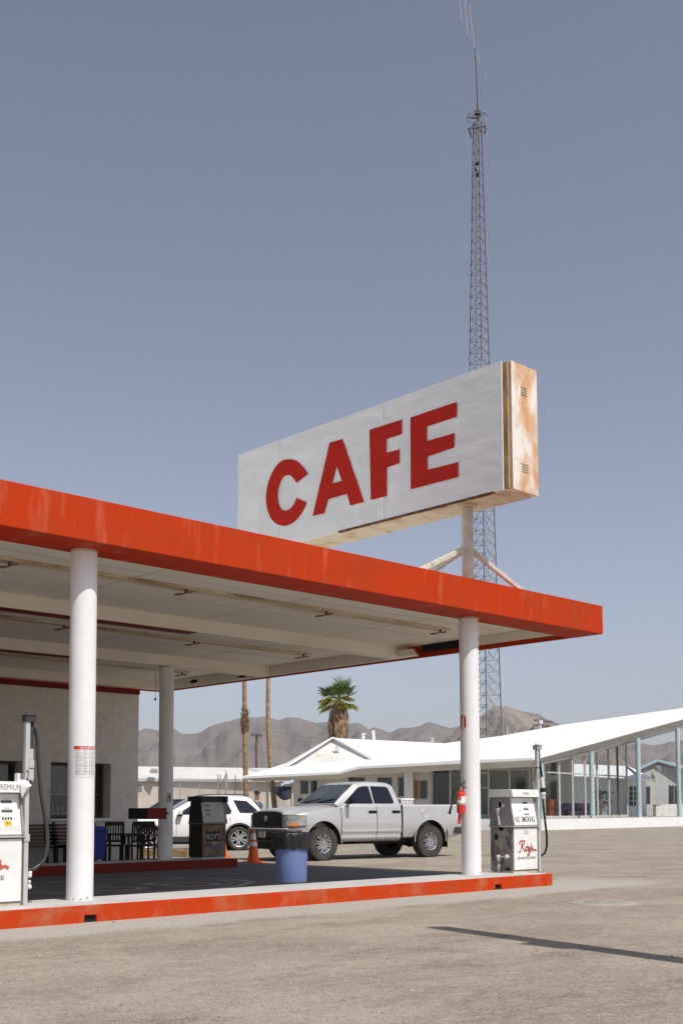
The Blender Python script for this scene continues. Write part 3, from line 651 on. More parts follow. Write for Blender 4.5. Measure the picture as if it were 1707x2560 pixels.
# ------------------------------------------------------------------ fuel pumps
ROY = [[(.02, .12), (.06, .04), (.13, .12), (.2, .5), (.24, .88), (.16, .94), (.07, .82), (.1, .66)], [(.24, .88), (.36, .96), (.41, .82), (.34, .66), (.21, .6)], [(.24, .6), (.33, .3), (.4, .12), (.46, .2)],
       [(.54, .5), (.47, .38), (.49, .16), (.57, .15), (.61, .34), (.55, .5), (.62, .44), (.66, .48)], [(.66, .48), (.66, .22), (.72, .16), (.77, .48)], [(.77, .48), (.75, .05), (.68, -.22), (.6, -.18), (.66, .02), (.8, .25)],
       [(.83, .72), (.81, .6)], [(.82, .28), (.89, .54), (.87, .36), (.92, .2), (.84, .12)], [(.84, .13), (.95, .17), (1.05, .24), (1.12, .14), (1.16, .2)]]
def pump(loc, label, kind):
    t = thing('fuel_pump', label, 'fuel pump', loc, group='old fuel pumps on the islands')
    front = {'left': M['pumpw'], 'right': M['pumpw'], 'back': M['pumpw']}[kind]
    side = {'left': M['pumpg'], 'right': M['pumpg'], 'back': M['pumpk']}[kind]
    low = {'left': M['pumpg'], 'right': M['pumpd'], 'back': M['pumpk']}[kind]
    W, Dp = .68, .49; LOCAL[0] = True
    B = lambda *a: MB().box(*a)
    B(.02, W-.02, .02, Dp-.02, 0, .03).build('plinth', M['rustw'] if kind != 'back' else M['lightgrey'], t, world=False)
    B(0, W, .012, Dp, .03, .765).build('lower_cabinet', low, t, world=False, bevel=.006)
    q = MB(); q.prism([(0, -.02, .785), (0, Dp+.02, .785), (0, Dp-.05, 1.27), (0, .075, 1.27)], (W, 0, 0)); q.build('upper_cabinet', side, t, world=False, bevel=.006)
    B(-.015, W+.015, -.03, Dp+.03, .766, .785).build('ledge', M['lightgrey'] if kind != 'back' else M['pumpg'], t, world=False, bevel=.004)
    hd = {'left': M['pumpw'], 'right': M['pumpw'], 'back': M['pumpk']}[kind]
    if kind == 'back':
        q = MB(); q.box(-.03, W+.03, .03, Dp+.02, 1.271, 1.385); q.box(-.03, .05, -.03, .03, 1.25, 1.385); q.box(W-.05, W+.03, -.03, .03, 1.25, 1.385); q.box(.05, W-.05, -.03, .03, 1.37, 1.385)
        q.build('header', hd, t, world=False, bevel=.006)
    else:
        q = MB(); q.prism([(-.03, -.03, 1.271), (-.03, Dp+.02, 1.271), (-.03, Dp, 1.40), (-.03, -.01, 1.40)], (W+.05, 0, 0)); q.build('header', hd, t, world=False, bevel=.008)
    # lower front door panel
    dm = M['distress'] if kind == 'back' else front
    B(.02, W-.02, 0, .0115, .05, .75).build('front_panel', dm, t, world=False, bevel=.003)
    # dial face on the sloping front
    def face(x0, x1, z0, z1, off, th=.004):
        def P(x, z): return Vector((x, -.02+(z-.785)/.485*.095, z))
        nn = Vector((0, -.485, .095)).normalized()
        a = [P(x0, z0), P(x1, z0), P(x1, z1), P(x0, z1)]; return MB().prism([p+nn*off for p in a], nn*th), nn
    dial = front if kind != 'back' else mat('aged_dial', (.50, .48, .44), (.42, .40, .36), 6, .6)
    face(.02, W-.035, .80, 1.26, .001)[0].build('dial_face', dial, t, world=False)
    fr_ = M['lightgrey'] if kind != 'back' else M['dkgrey']
    for (a, c) in ((W-.034, W-.002),): face(a, c, .79, 1.262, .001, .02)[0].build('dial_trim', M['pumpg'], t, world=False)
    ox = {'left': .42, 'right': .33, 'back': .12}[kind]
    for (zz, hh, ww) in ((1.155, .03, .13), (1.05, .03, .13)):
        o = face(ox, ox+ww, zz, zz+hh, .0055, .002)[0].build('counter_window', M['ink'], t, world=False)
        for k in range(5): face(ox+.01+k*.023, ox+.025+k*.023, zz+.006, zz+hh-.006, .008, .001)[0].build('digit_wheel', M['inkg'], o, world=False)
    for k in range(4): face(ox+.0+k*.033, ox+.02+k*.033, .965, .995, .0055, .002)[0].build('price_wheel', M['ink'], t, world=False)
    for (xa, zz) in ((ox+.03, 1.20), (ox+.03, 1.095)): face(xa, xa+.07, zz, zz+.006, .0055, .001)[0].build('dial_caption', M['inkg'], t, world=False)
    fo = lambda x, z: Vector((x, -.02+(z-.785)/.485*.095, z))
    upd = Vector((0, .095, .485)).normalized()
    if kind == 'right':
        text('NO  SMOKING', 'lettering', M['ink'], t, fo(.055, .845), (1, 0, 0), upd, .53, .10, .0058, .018)
        text('DIESEL', 'lettering', M['inkg'], t, (.24, -.0243, 1.307), (1, 0, 0), (0, .02, .13), .19, .05, .002)
        text('2', 'lettering', M['inkg'], t, (.55, -.0243, 1.307), (1, 0, 0), (0, .02, .13), .03, .05, .002)
        strokes(ROY, 'script_lettering', M['redink'], t, (.13, 0, .335), (1, 0, 0), (0, 0, 1), .42, .21, .021, .004)
        text('GASOLINE', 'lettering', M['inkg'], t, (.105, 0, .225), (1, 0, 0), (0, 0, 1), .49, .042, .004, .012)
        q = MB(); q.prism([(.27, -.002, .70), (.36, -.002, .682), (.44, -.002, .69), (.36, -.002, .672)], (0, -.002, 0)); q.prism([(.35, -.002, .715), (.37, -.002, .715), (.36, -.002, .70)], (0, -.002, 0)); q.build('maker_badge', M['inkg'], t, world=False)
        text('fenix', 'lettering', M['inkg'], t, (.29, 0, .645), (1, 0, .0), (0, 0, 1), .13, .022, .004).name = 'badge_lettering'
        face(.20, .235, 1.03, 1.05, .0055, .001)[0].build('sticker', M['inkg'], t, world=False)
        # faded peeling picture on the side panel
        sxx = -.0015
        for nm, mm, P_ in (('faded_picture', mat('faded_beige_print', (.36, .32, .26), (.27, .235, .19), 9, .6), [(.40, .70), (.33, .745), (.13, .74), (.10, .66), (.15, .50), (.22, .40), (.30, .39), (.37, .47), (.41, .58)]),
                           ('faded_picture', mat('faded_brown_print', (.17, .10, .075), (.26, .20, .16), 11, .6), [(.40, .42), (.33, .45), (.28, .37), (.26, .27), (.31, .26), (.38, .33)]),
                           ('faded_picture', M['mag2'] if 'mag2' in M else mat('faded_rust_print', (.22, .13, .095), (.28, .22, .18), 11, .6), [(.23, .42), (.15, .43), (.10, .30), (.16, .27), (.22, .33)]),
                           ('faded_picture', mat('faded_violet_print', (.085, .065, .085), (.15, .12, .13), 9, .6), [(.17, .62), (.11, .60), (.04, .44), (.05, .38), (.12, .45)])):
            MB().prism([(sxx, y, z) for y, z in P_], (-.0006, 0, 0)).build(nm, mm, t, world=False, smooth=False); sxx -= .0008
        # side fittings (facing -x)
        sx = -.005
        q = MB(); q.lathe([(.052, -.012), (.07, -.012), (.07, .004), (.052, .004)], n=20, close=True)
        ring = MB(); ring.add([(sx-.0-p.z, .27+p.x*.75, 1.15+p.y*1.15) for p in q.v], q.f); ring.build('nozzle_port', M['lightgrey'], t, world=False)
        q = MB(); q.add([(sx-.001, .27+.05*.75*cos(k*pi/8), 1.15+.05*1.15*sin(k*pi/8)) for k in range(16)], [list(range(16))]); q.build('port_hole', M['void'], t, world=False)
        MB().cyl((sx, .19, 1.13), (-.05, .175, 1.12), .02, n=12).build('latch', M['lightgrey'], t, world=False)
        q = MB(); q.obox((-.035, .30, 1.06), (-.03, .275, .80), .03, .045, (1, 0, 0)); q.cyl((sx, .31, 1.05), (-.05, .31, 1.05), .038, n=14); q.build('switch_lever', M['lightgrey'], t, world=False)
        MB().cyl((sx, .34, .86), (-.01, .34, .86), .022, n=14).build('bolt', M['dkgrey'], t, world=False)
        q = MB()
        for (yc, zc, ry, rz) in ((.36, .60, .045, .055), (.25, .735, .06, .035), (.12, .06, .06, .03)):
            q.add([(sx-.001, yc+ry*cos(k*pi/8), zc+rz*sin(k*pi/8)) for k in range(16)], [list(range(16))])
        q.build('side_hole', M['void'], t, world=False)
        MB().tube([(-.004, .1, .27), (-.06, .1, .27), (-.06, .27, .265), (-.06, .27, .0)], .02, 10).build('pipe', M['galv'], t, world=False)
        q = MB(); q.sphere((-.06, .10, .27), .042); q.sphere((-.06, .275, .262), .042); q.cyl((-.06, .27, .14), (-.06, .27, .07), .033, n=12); q.cyl((-.06, .27, .2), (-.06, .27, .235), .033, n=12); q.build('pipe_fitting', M['lightgrey'], t, world=False)
    if kind == 'left':
        text('PREMIUM', 'lettering', M['inkg'], t, (.34, -.0246, 1.305), (1, 0, 0), (0, .02, .13), .29, .062, .002)
        strokes(ROY, 'script_lettering', mat('faded_red_script', (.50, .085, .045)), t, (.08, 0, .40), (1, 0, 0), (0, 0, 1), .36, .22, .026, .004)
        text('GASOLINE', 'lettering', M['inkg'], t, (-.02, 0, .295), (1, 0, 0), (0, 0, 1), .47, .05, .004, .012)
        o = face(.44, .535, .895, .955, .0055, .002)[0].build('octane_sticker', M['yellow'], t, world=False)
        text('91', 'lettering', M['ink'], o, fo(.465, .908), (1, 0, 0), upd, .045, .035, .0085)
        text('SMOKING', 'lettering', mat('worn_lettering', (.60, .55, .50)), t, fo(.12, .845), (1, 0, 0), upd, .50, .055, .0075)
    if kind == 'back':
        o = MB().box(.11, .53, -.006, -.0005, .38, .60).build('name_plate', M['blackg'], t, world=False)
        text("ROY'S", 'lettering', M['lightgrey'], o, (.13, -.006, .425), (1, 0, 0), (0, 0, 1), .38, .125, .003)
        q = MB(); q.prism([(.2, -.003, .30), (.58, -.003, .325), (.60, -.003, .22), (.55, -.003, .2), (.2, -.003, .215)], (0, -.002, 0)); q.build('blue_graffiti', mat('faded_blue_paint', (.06, .075, .16), (.16, .13, .12), 12), t, world=False)
        M['mag'] = mat('faded_magenta_paint', (.22, .03, .06))
        for P_ in ([(.06, -.0035, .24), (.13, -.0035, .36), (.28, -.0035, .36), (.2, -.0035, .3)], [(.53, -.0035, .43), (.6, -.0035, .48), (.62, -.0035, .41)], [(.33, -.0035, .602), (.38, -.0035, .66), (.42, -.0035, .605)]): MB().prism(P_, (0, -.002, 0)).build('red_graffiti', M['mag'], t, world=False)
        q = MB(); q.prism([(.27, -.006, .36), (.42, -.006, .375), (.41, -.006, .31), (.28, -.006, .305)], (0, -.001, 0)); q.build('pink_sticker', mat('pink_sticker', (.45, .22, .20)), t, world=False)
        for x in (.28, .42): MB().box(x, x+.008, -.003, -.0005, .055, .20).build('panel_crack', M['void'], t, world=False)
    # mast and hose
    if kind != 'back':
        mx = W+.005
        q = MB(); q.box(mx, mx+.055, -.01, .045, 0, 2.12); q.build('mast', M['lightgrey'], t, world=False, bevel=.004)
        q = MB(); q.box(mx-.012, mx+.115, -.025, .075, 2.09, 2.16); q.box(mx-.02, mx+.125, -.035, .085, 2.161, 2.172); q.cyl((mx+.05, .025, 2.172), (mx+.05, .025, 2.2), .045, .025, 16); q.build('mast_cap', M['galv'] if kind == 'right' else M['dkgrey'], t, world=False, bevel=.004)
        q = MB(); q.box(mx-.004, mx+.065, -.018, .055, .72, .80); q.build('mast_collar', M['lightgrey'], t, world=False)
        hx = mx+.085
        if kind == 'right':
            text('2', 'lettering', M['ink'], t, (mx+.008, -.01, 1.60), (1, 0, 0), (0, 0, 1), .038, .10, .002)
            MB().tube([(hx, .02, 2.09), (hx+.01, .02, 2.0), (hx-.005, .02, 1.93), (hx+.03, .02, 1.83), (hx+.06, .02, 1.7), (hx+.075, .02, 1.6)], .022, 10).build('upper_hose', M['rubber'], t, world=False)
            q = MB(); q.cyl((hx+.073, .02, 1.62), (hx+.085, .02, 1.52), .03, n=14); q.cyl((hx+.085, .02, 1.52), (hx+.095, .02, 1.44), .036, n=14); q.cyl((hx+.10, .02, 1.36), (hx+.10, .02, 1.32), .05, n=16); q.cyl((hx+.10, .02, 1.31), (hx+.10, .02, 1.25), .028, n=14); q.build('swivel', M['paper'], t, world=False)
            MB().cyl((hx+.10, .02, 1.43), (hx+.10, .02, 1.361), .048, n=16).build('breakaway_collar', M['black'], t, world=False)
            MB().tube([(hx+.10, .02, 1.25), (hx+.11, .02, 1.1), (hx+.15, .02, .85), (hx+.19, .02, .6), (hx+.185, .02, .42), (hx+.13, .02, .31), (hx+.03, .02, .27), (mx+.02, .02, .27)], .02, 10).build('hose', M['rubber'], t, world=False)
            MB().tube([(mx-.01, .02, 1.75), (mx-.03, .02, 1.72), (mx-.05, .05, 1.4)], .008, 8).build('cable', M['rubber'], t, world=False)
            q = MB(); q.box(mx-.006, mx+.062, -.016, .052, 1.77, 1.785); q.build('clamp_band', M['black'], t, world=False)
        else:
            text('2', 'lettering', M['ink'], t, (mx+.008, -.01, 1.42), (1, 0, 0), (0, 0, 1), .04, .11, .002)
            MB().tube([(hx, .02, 2.09), (hx, .02, 2.02)], .026, 10).build('hose_hanger', M['black'], t, world=False)
            MB().tube([(hx-.005, .02, 2.03), (hx-.01, .02, 1.9), (hx-.012, .02, 1.78)], .03, 12).build('upper_hose', M['ribhose'], t, world=False)
            q = MB(); q.cyl((hx-.012, .02, 1.78), (hx-.012, .02, 1.66), .038, n=16); q.cyl((hx-.012, .02, 1.655), (hx-.012, .02, 1.56), .05, n=16); q.cyl((hx-.012, .02, 1.545), (hx-.012, .02, 1.42), .046, n=16); q.build('swivel', M['lightgrey'], t, world=False)
            def ribbed(path, r, name):
                q = MB(); P = []
                for i in range(len(path)-1):
                    p0, p1, p2, p3 = [Vector(path[max(0, min(len(path)-1, i+k))]) for k in (-1, 0, 1, 2)]
                    for s_ in range(24): a = s_/24; P.append(.5*((2*p1)+(p2-p0)*a+(2*p0-5*p1+4*p2-p3)*a*a+(3*p1-p0-3*p2+p3)*a**3))
                q.tube(P, [r*(1.12 if i % 2 else .86) for i in range(len(P))], 10); return q.build(name, M['ribhose'], t, world=False, sharp=180)
            ribbed([(hx-.02, .02, 1.42), (hx-.03, .02, 1.25), (hx-.06, .03, 1.0), (hx-.10, .05, .8)], .026, 'return_hose')
            ribbed([(hx+.03, .02, 2.03), (hx+.075, .02, 1.9), (hx+.10, .02, 1.6), (hx+.14, .02, 1.25), (hx+.20, .02, .95), (hx+.225, .02, .68), (hx+.19, .02, .52), (hx+.14, .02, .45)], .024, 'hose')
            MB().tube([(hx+.14, .02, .45), (hx+.06, .02, .40), (mx+.02, .02, .385)], .022, 10).build('hose_end', M['rubber'], t, world=False)
            q = MB(); random.seed(2)
            for z in (.36, .33, .26, .22, .20): q.sphere((mx+.09, .02, z), random.uniform(.018, .03), 8, 6)
            q.build('fitting', M['paper'], t, world=False)
    LOCAL[0] = False
    return t
pr_ = onz(1283.9, 2183, .2)
pump((pr_.x, pr_.y, .2), 'white diesel pump with no smoking lettering at the island end', 'right')
pf = onz(55.7, 2263, .2); pump((pf.x-.675, pf.y, .2), 'white premium pump with ribbed hose at the left picture edge', 'left')
pb_ = onz(505, 2147, .2); pump((pb_.x, pb_.y, .2), "dark weathered pump with ROY'S plate on the rear island", 'back')
# paper rag hanging on the left pump
rg = thing('paper_wipe', 'crumpled white paper wipe hanging at the premium pump corner', 'paper', (pf.x, pf.y, 1.4))
def pv(u, v, off=.0): return on(1, u, v, pf.y-.06+off)
P = [pv(58, 1949), pv(66, 1951), pv(81, 1963.5), pv(73, 1972), pv(62, 1984), pv(57, 1995), pv(54, 1985), pv(53, 1965)]
c = sum(P, Vector())/len(P)+Vector((0, -.05, .01)); q = MB()
q.add(P+[c]+[p+Vector((0, .012, 0)) for p in P]+[c+Vector((0, .012, 0))], [(i, (i+1) % 8, 8) for i in range(8)]+[(9+i, 17, 9+(i+1) % 8) for i in range(8)]+[(i, 9+i, 9+(i+1) % 8, (i+1) % 8) for i in range(8)])
q.build('sheet', M['paper'], rg, smooth=False)
q = MB(); pc_ = on(1, 43, 1943, pf.y+.2); bx = thing('paper_box', 'small white carton standing on top of the premium pump', 'box', (pc_.x, pc_.y, 1.6))
q.box(pc_.x-.03, pc_.x+.09, pf.y+.12, pf.y+.2, 1.602, 1.70); q.build('carton', M['paper'], bx, bevel=.004)
q = MB(); q.box(pc_.x-.07, pc_.x+.12, pf.y+.05, pf.y+.119, 1.6015, 1.625); q.build('flap', M['paper'], bx)
# ------------------------------------------------------------------ small things
def barrel(loc, r, h, m, label, bag):
    t = thing('trash_can', label, 'trash can', loc)
    MB().lathe([(0, 0), (r*.90, 0), (r*.915, .02), (r*.95, h*.5), (r, h*.93), (r*1.03, h*.94), (r*1.04, h), (r*.99, h), (r*.97, h*.93), (r*.88, .03), (0, .03)], loc and (0, 0, 0), 40).build('drum', m, t, world=False)
    if bag:
        random.seed(11); q = MB(); N = 96; prof = [(r*.86, h-.12), (r*.95, h+.005), (r*1.05, h+.02), (r*1.085, h+.0), (r*1.08, h-.06), (r*1.075, h-.12), (r*1.07, h-.18), (r*1.05, h-.225)]
        k = 0; vs = []
        for i, (rr, z) in enumerate(prof):
            for j in range(N):
                a = 2*pi*j/N; am = [0, .002, .005, .014, .021, .022, .02, .012][i]
                w = noise.noise(Vector((cos(a)*3.2, sin(a)*3.2, z*3.5+a*.9)))*2.2+noise.noise(Vector((cos(a)*9+z*6, sin(a)*9, z*9)))*1.0
                zz = z-(.05*max(0, noise.noise(Vector((cos(a)*1.3, sin(a)*1.3, 5))))+.03*noise.noise(Vector((cos(a)*3, sin(a)*3, 9))) if i >= 6 else 0)
                vs.append(((rr+am*w+.006)*cos(a), (rr+am*w+.006)*sin(a), zz))
        q.add(vs, [(i*N+j, i*N+(j+1) % N, (i+1)*N+(j+1) % N, (i+1)*N+j) for i in range(len(prof)-1) for j in range(N)])
        q.build('bin_bag', M['bag'], t, world=False, sharp=180)
    return t
pc = onz(734, 2205, .2); barrel((pc.x, pc.y+.05, .2), .25, .715, M['bluecan'], 'faded blue trash drum lined with a black bag on the front island', True)
pc = onz(240, 2149, .2)
bn = thing('blue_bin', 'deep blue lidded bin standing on the shaded rear island', 'bin', (pc.x, pc.y+.18, .2), .15)
q = MB(); zz = [0, .6]; q.add([(-.21, -.2, 0), (.21, -.2, 0), (.21, .2, 0), (-.21, .2, 0), (-.25, -.24, .62), (.25, -.24, .62), (.25, .24, .62), (-.25, .24, .62)], [(0, 3, 2, 1), (4, 5, 6, 7), (0, 1, 5, 4), (1, 2, 6, 5), (2, 3, 7, 6), (3, 0, 4, 7)]); q.build('body', M['bluebin'], bn, world=False, bevel=.02)
q = MB(); q.prism([(-.265, -.255, .622), (.265, -.255, .622), (.265, -.255, .66), (.12, -.255, .735), (-.12, -.255, .735), (-.265, -.255, .66)], (0, .51, 0)); q.build('lid', M['bluebin'], bn, world=False, bevel=.012)
# traffic cones
def cone(p, label):
    t = thing('traffic_cone', label, 'traffic cone', p, .2, 'orange traffic cones')
    q = MB(); q.prism([(-.2, -.16, 0), (-.16, -.2, 0), (.16, -.2, 0), (.2, -.16, 0), (.2, .16, 0), (.16, .2, 0), (-.16, .2, 0), (-.2, .16, 0)], (0, 0, .035)); q.build('base', M['orange'], t, world=False, bevel=.008)
    R_ = lambda z: .145-(z-.035)/.80*.115
    H = .80
    q = MB(); q.lathe([(R_(.036), .036), (R_(H), H), (R_(H)*.6, H+.004), (0, H+.004)], n=28); q.build('body', M['orange'], t, world=False)
    for z0, z1 in ((.40, .51), (.56, .71)):
        MB().lathe([(R_(z0)+.003, z0), (R_(z1)+.003, z1)], n=28).build('white_band', M['reflw'], t, world=False)
    return t
pk = ground(634, 28.2); cone((pk.x, pk.y, 0), 'orange traffic cone with two white bands by the pickup bumper')
pk = onz(556, 2143, 0); cone((pk.x, pk.y, 0), 'orange traffic cone mostly hidden behind the dark rear pump')
# fire extinguisher strapped to the right column
D2 = Vector((14.688, 12.27, 0)).dot(F2)
pe = at(1150.5, 2000, D2-.12); fe = thing('fire_extinguisher', 'red fire extinguisher strapped to the right white column', 'fire extinguisher', (pe.x, pe.y, pe.z-.3))
zz = lambda v: at(1150, v, D2-.12).z
ex = lambda u: at(u, 2000, D2-.12)
c = ex(1151.5); rr = 10.2/FPX*D2; zb_, zt_ = zz(2033), zz(1980)
q = MB(); q.lathe([(0, zb_), (rr*.92, zb_), (rr, zb_+.02), (rr, zt_-.05), (rr*.85, zt_-.015), (rr*.4, zt_+.005), (rr*.36, zt_+.03), (0, zt_+.03)], (c.x, c.y, 0), 28); q.build('cylinder', M['extred'], fe)
q = MB(); q.lathe([(rr+.002, zz(2008)), (rr+.002, zz(1991))], (c.x, c.y, 0), 28); lb = q.build('label', M['paper'], fe)
q = MB(); dv = Vector((c.x, c.y, 0)).normalized(); sv = Vector((dv.y, -dv.x, 0))
vs = []
for k in range(9):
    a = -1.3+k*.18; d = sv*sin(a)-dv*cos(a); vs += [Vector((c.x, c.y, zz(2000)))+d*(rr+.004), Vector((c.x, c.y, zz(1991)))+d*(rr+.004)]
q.add(vs, [(2*k, 2*k+2, 2*k+3, 2*k+1) for k in range(8)]); q.build('label_patch', mat('orange_label', (.55, .18, .08)), lb)
MB().lathe([(rr+.004, zz(2012)), (rr+.004, zz(2008.6))], (c.x, c.y, 0), 28).build('strap', M['galv'], fe)
q = MB(); q.cyl((c.x, c.y, zt_+.03), (c.x, c.y, zt_+.09), .025, n=14); q.build('valve', M['brass'], fe)
q = MB(); a_ = c-sv*.09+Vector((0, 0, zt_+.10-c.z)); e_ = c+sv*.1+Vector((0, 0, zt_+.075-c.z)); q.obox(a_, e_, .02, .012); q.obox(c-sv*.01+Vector((0, 0, zt_+.11-c.z)), c+sv*.08+Vector((0, 0, zt_+.17-c.z)), .022, .015); q.build('handle', M['dkgrey'], fe)
hs_ = [c-sv*.03+Vector((0, 0, zt_+.06-c.z)), c-sv*.10+Vector((0, 0, zt_+.05-c.z)), c-sv*.14+Vector((0, 0, zt_-.08-c.z)), c-sv*.155+Vector((0, 0, zt_-.22-c.z))]
MB().tube(hs_, .014, 8).build('discharge_hose', M['rubber'], fe)
MB().tube([hs_[-1], c-sv*.19+Vector((0, 0, zt_-.36-c.z))], [.016, .024], 10).build('horn', M['black'], fe)
MB().obox(c-sv*.02+Vector((0, 0, zb_-.002-c.z)), c-sv*.035+Vector((0, 0, zz(2060)-c.z)), .05, .012, dv).build('red_ribbon', M['extred'], fe)
q = MB(); q.obox((c.x, c.y, (zb_+zt_)/2), (14.688, 12.27, (zb_+zt_)/2), .05, .3); bq = q.build('wall_bracket', M['dkgrey'], fe)
# old timber baulk on the ground beyond the rear island
p0 = onz(345, 2141, 0); p1 = onz(469, 2142, 0)
tb = MB(); tb.obox((p0.x, p0.y, .1), (p1.x, p1.y, .1), .2, .2); tag(tb.build('timber_baulk', M['tie'], bevel=.015), 'weathered timber baulk lying beside the parked white SUV', 'timber')
# dark slatted chairs, table and benches in the shade by the wall
def chair():
    t = thing('wooden_chair', 'x', 'chair', (0, 0, 0), 0, 'dark slatted chairs by the station wall')
    q = MB(); q.box(-.23, .23, -.22, .22, .43, .47); q.build('seat', M['wooddk'], t, world=False, bevel=.01)
    for sx in (-1, 1):
        MB().obox((sx*.2, -.19, 0), (sx*.2, -.19, .43), .045, .045).build('leg', M['wooddk'], t, world=False)
        MB().tube([(sx*.2, .24, 0), (sx*.2, .2, .45), (sx*.205, .29, .98)], .026, 8).build('leg', M['wooddk'], t, world=False)
        MB().obox((sx*.235, -.2, .66), (sx*.235, .24, .68), .05, .025).build('armrest', M['wooddk'], t, world=False)
        MB().obox((sx*.235, -.18, .47), (sx*.235, -.18, .65), .035, .035).build('arm_post', M['wooddk'], t, world=False)
    q = MB(); q.obox((-.22, .29, .97), (.22, .29, .97), .03, .10); q.obox((-.2, .225, .56), (.2, .225, .56), .025, .05)
    for k in range(6): x = -.15+k*.06; q.obox((x, .228, .58), (x, .285, .93), .032, .014)
    q.build('backrest', M['wooddk'], t, world=False)
    return t
ch0 = chair()
lab = ['dark slatted armchair between the blue bin and the black table', 'dark slatted armchair beside the shaded rear column', 'dark slatted armchair half hidden behind its neighbour by the column']
spots = [(284, 27.4, 2.7), (344, 27.2, 2.9), (372, 27.9, 2.3)]
for i, (u, D, rz) in enumerate(spots):
    p = ground(u, D)
    if i == 0: ch0.location = p; ch0.rotation_euler = (0, 0, rz); ch0['label'] = lab[0]
    else: place_copy(ch0, p, rz, lab[i])
p = ground(315, 28.1); tbn = thing('garden_table', 'small black table between the dark slatted armchairs', 'table', p)
MB().box(-.33, .33, -.33, .33, .68, .72).build('tabletop', M['wooddk'], tbn, world=False, bevel=.01)
for sx in (-1, 1):
    for sy in (-1, 1): MB().obox((sx*.27, sy*.27, 0), (sx*.27, sy*.27, .68), .05, .05).build('leg', M['wooddk'], tbn, world=False)
def bench(p, rz, label, L):
    t = thing('slatted_bench', label, 'bench', p, rz, 'slatted benches by the station wall')
    q = MB()
    for k in range(4): q.box(-L/2, L/2, -.25+k*.12, -.15+k*.12, .42, .45)
    q.build('seat', M['slat'], t, world=False)
    q = MB()
    for k in range(6): q.obox((-L/2, .24+k*.018, .5+k*.085), (L/2, .24+k*.018, .5+k*.085), .022, .06)
    q.build('backrest', M['slat'], t, world=False)
    for x in (-L/2+.08, L/2-.08):
        q = MB(); q.obox((x, -.22, 0), (x, -.22, .42), .06, .06); q.obox((x, .22, 0), (x, .34, 1.0), .06, .06); q.obox((x, -.25, .40), (x, .25, .40), .05, .04); q.build('leg_frame', M['wooddk'], t, world=False)
    return t
p = ground(125, 26.7); bench((p.x, 24.95, 0), 0, 'brown slatted bench under the station window seen past the premium pump', 1.9)
p = ground(222, 27.3); bench((p.x+.35, 24.95, 0), 0, 'brown slatted bench mostly hidden behind the front column', 1.5)
# ------------------------------------------------------------------ vehicles
def loft(q, sts, caps=True):
    k = len(q.v); n = None
    for x, pr in sts:
        ring = [(x, y, z) for y, z in pr]+[(x, -y, z) for y, z in reversed(pr) if y > 1e-6]
        n = len(ring); q.v += [Vector(p) for p in ring]
    for i in range(len(sts)-1):
        for j in range(n):
            a = k+i*n+j; b = k+i*n+(j+1) % n; q.f.append([a, b, b+n, a+n])
    if caps: q.f.append([k+j for j in range(n)]); e = k+(len(sts)-1)*n; q.f.append([e+j for j in reversed(range(n))])
    return q
def cut(o, cutters):
    dg_objs = []
    for (x, y0, y1, z, r) in cutters:
        c = MB().cyl((x, y0, z), (x, y1, z), r, n=40).build('cutter', None, None, smooth=False)
        c.matrix_world = o.parent.matrix_basis if o.parent else Matrix(); dg_objs.append(c)
        m = o.modifiers.new('cut', 'BOOLEAN'); m.operation = 'DIFFERENCE'; m.object = c; m.solver = 'EXACT'
    bpy.context.view_layer.update()
    dg = bpy.context.evaluated_depsgraph_get(); me = bpy.data.meshes.new_from_object(o.evaluated_get(dg))
    o.modifiers.clear(); old = o.data; o.data = me; bpy.data.meshes.remove(old)
    for c in dg_objs: bpy.data.objects.remove(c)
    for p in me.polygons: p.use_smooth = True
    me.set_sharp_from_angle(angle=radians(32))
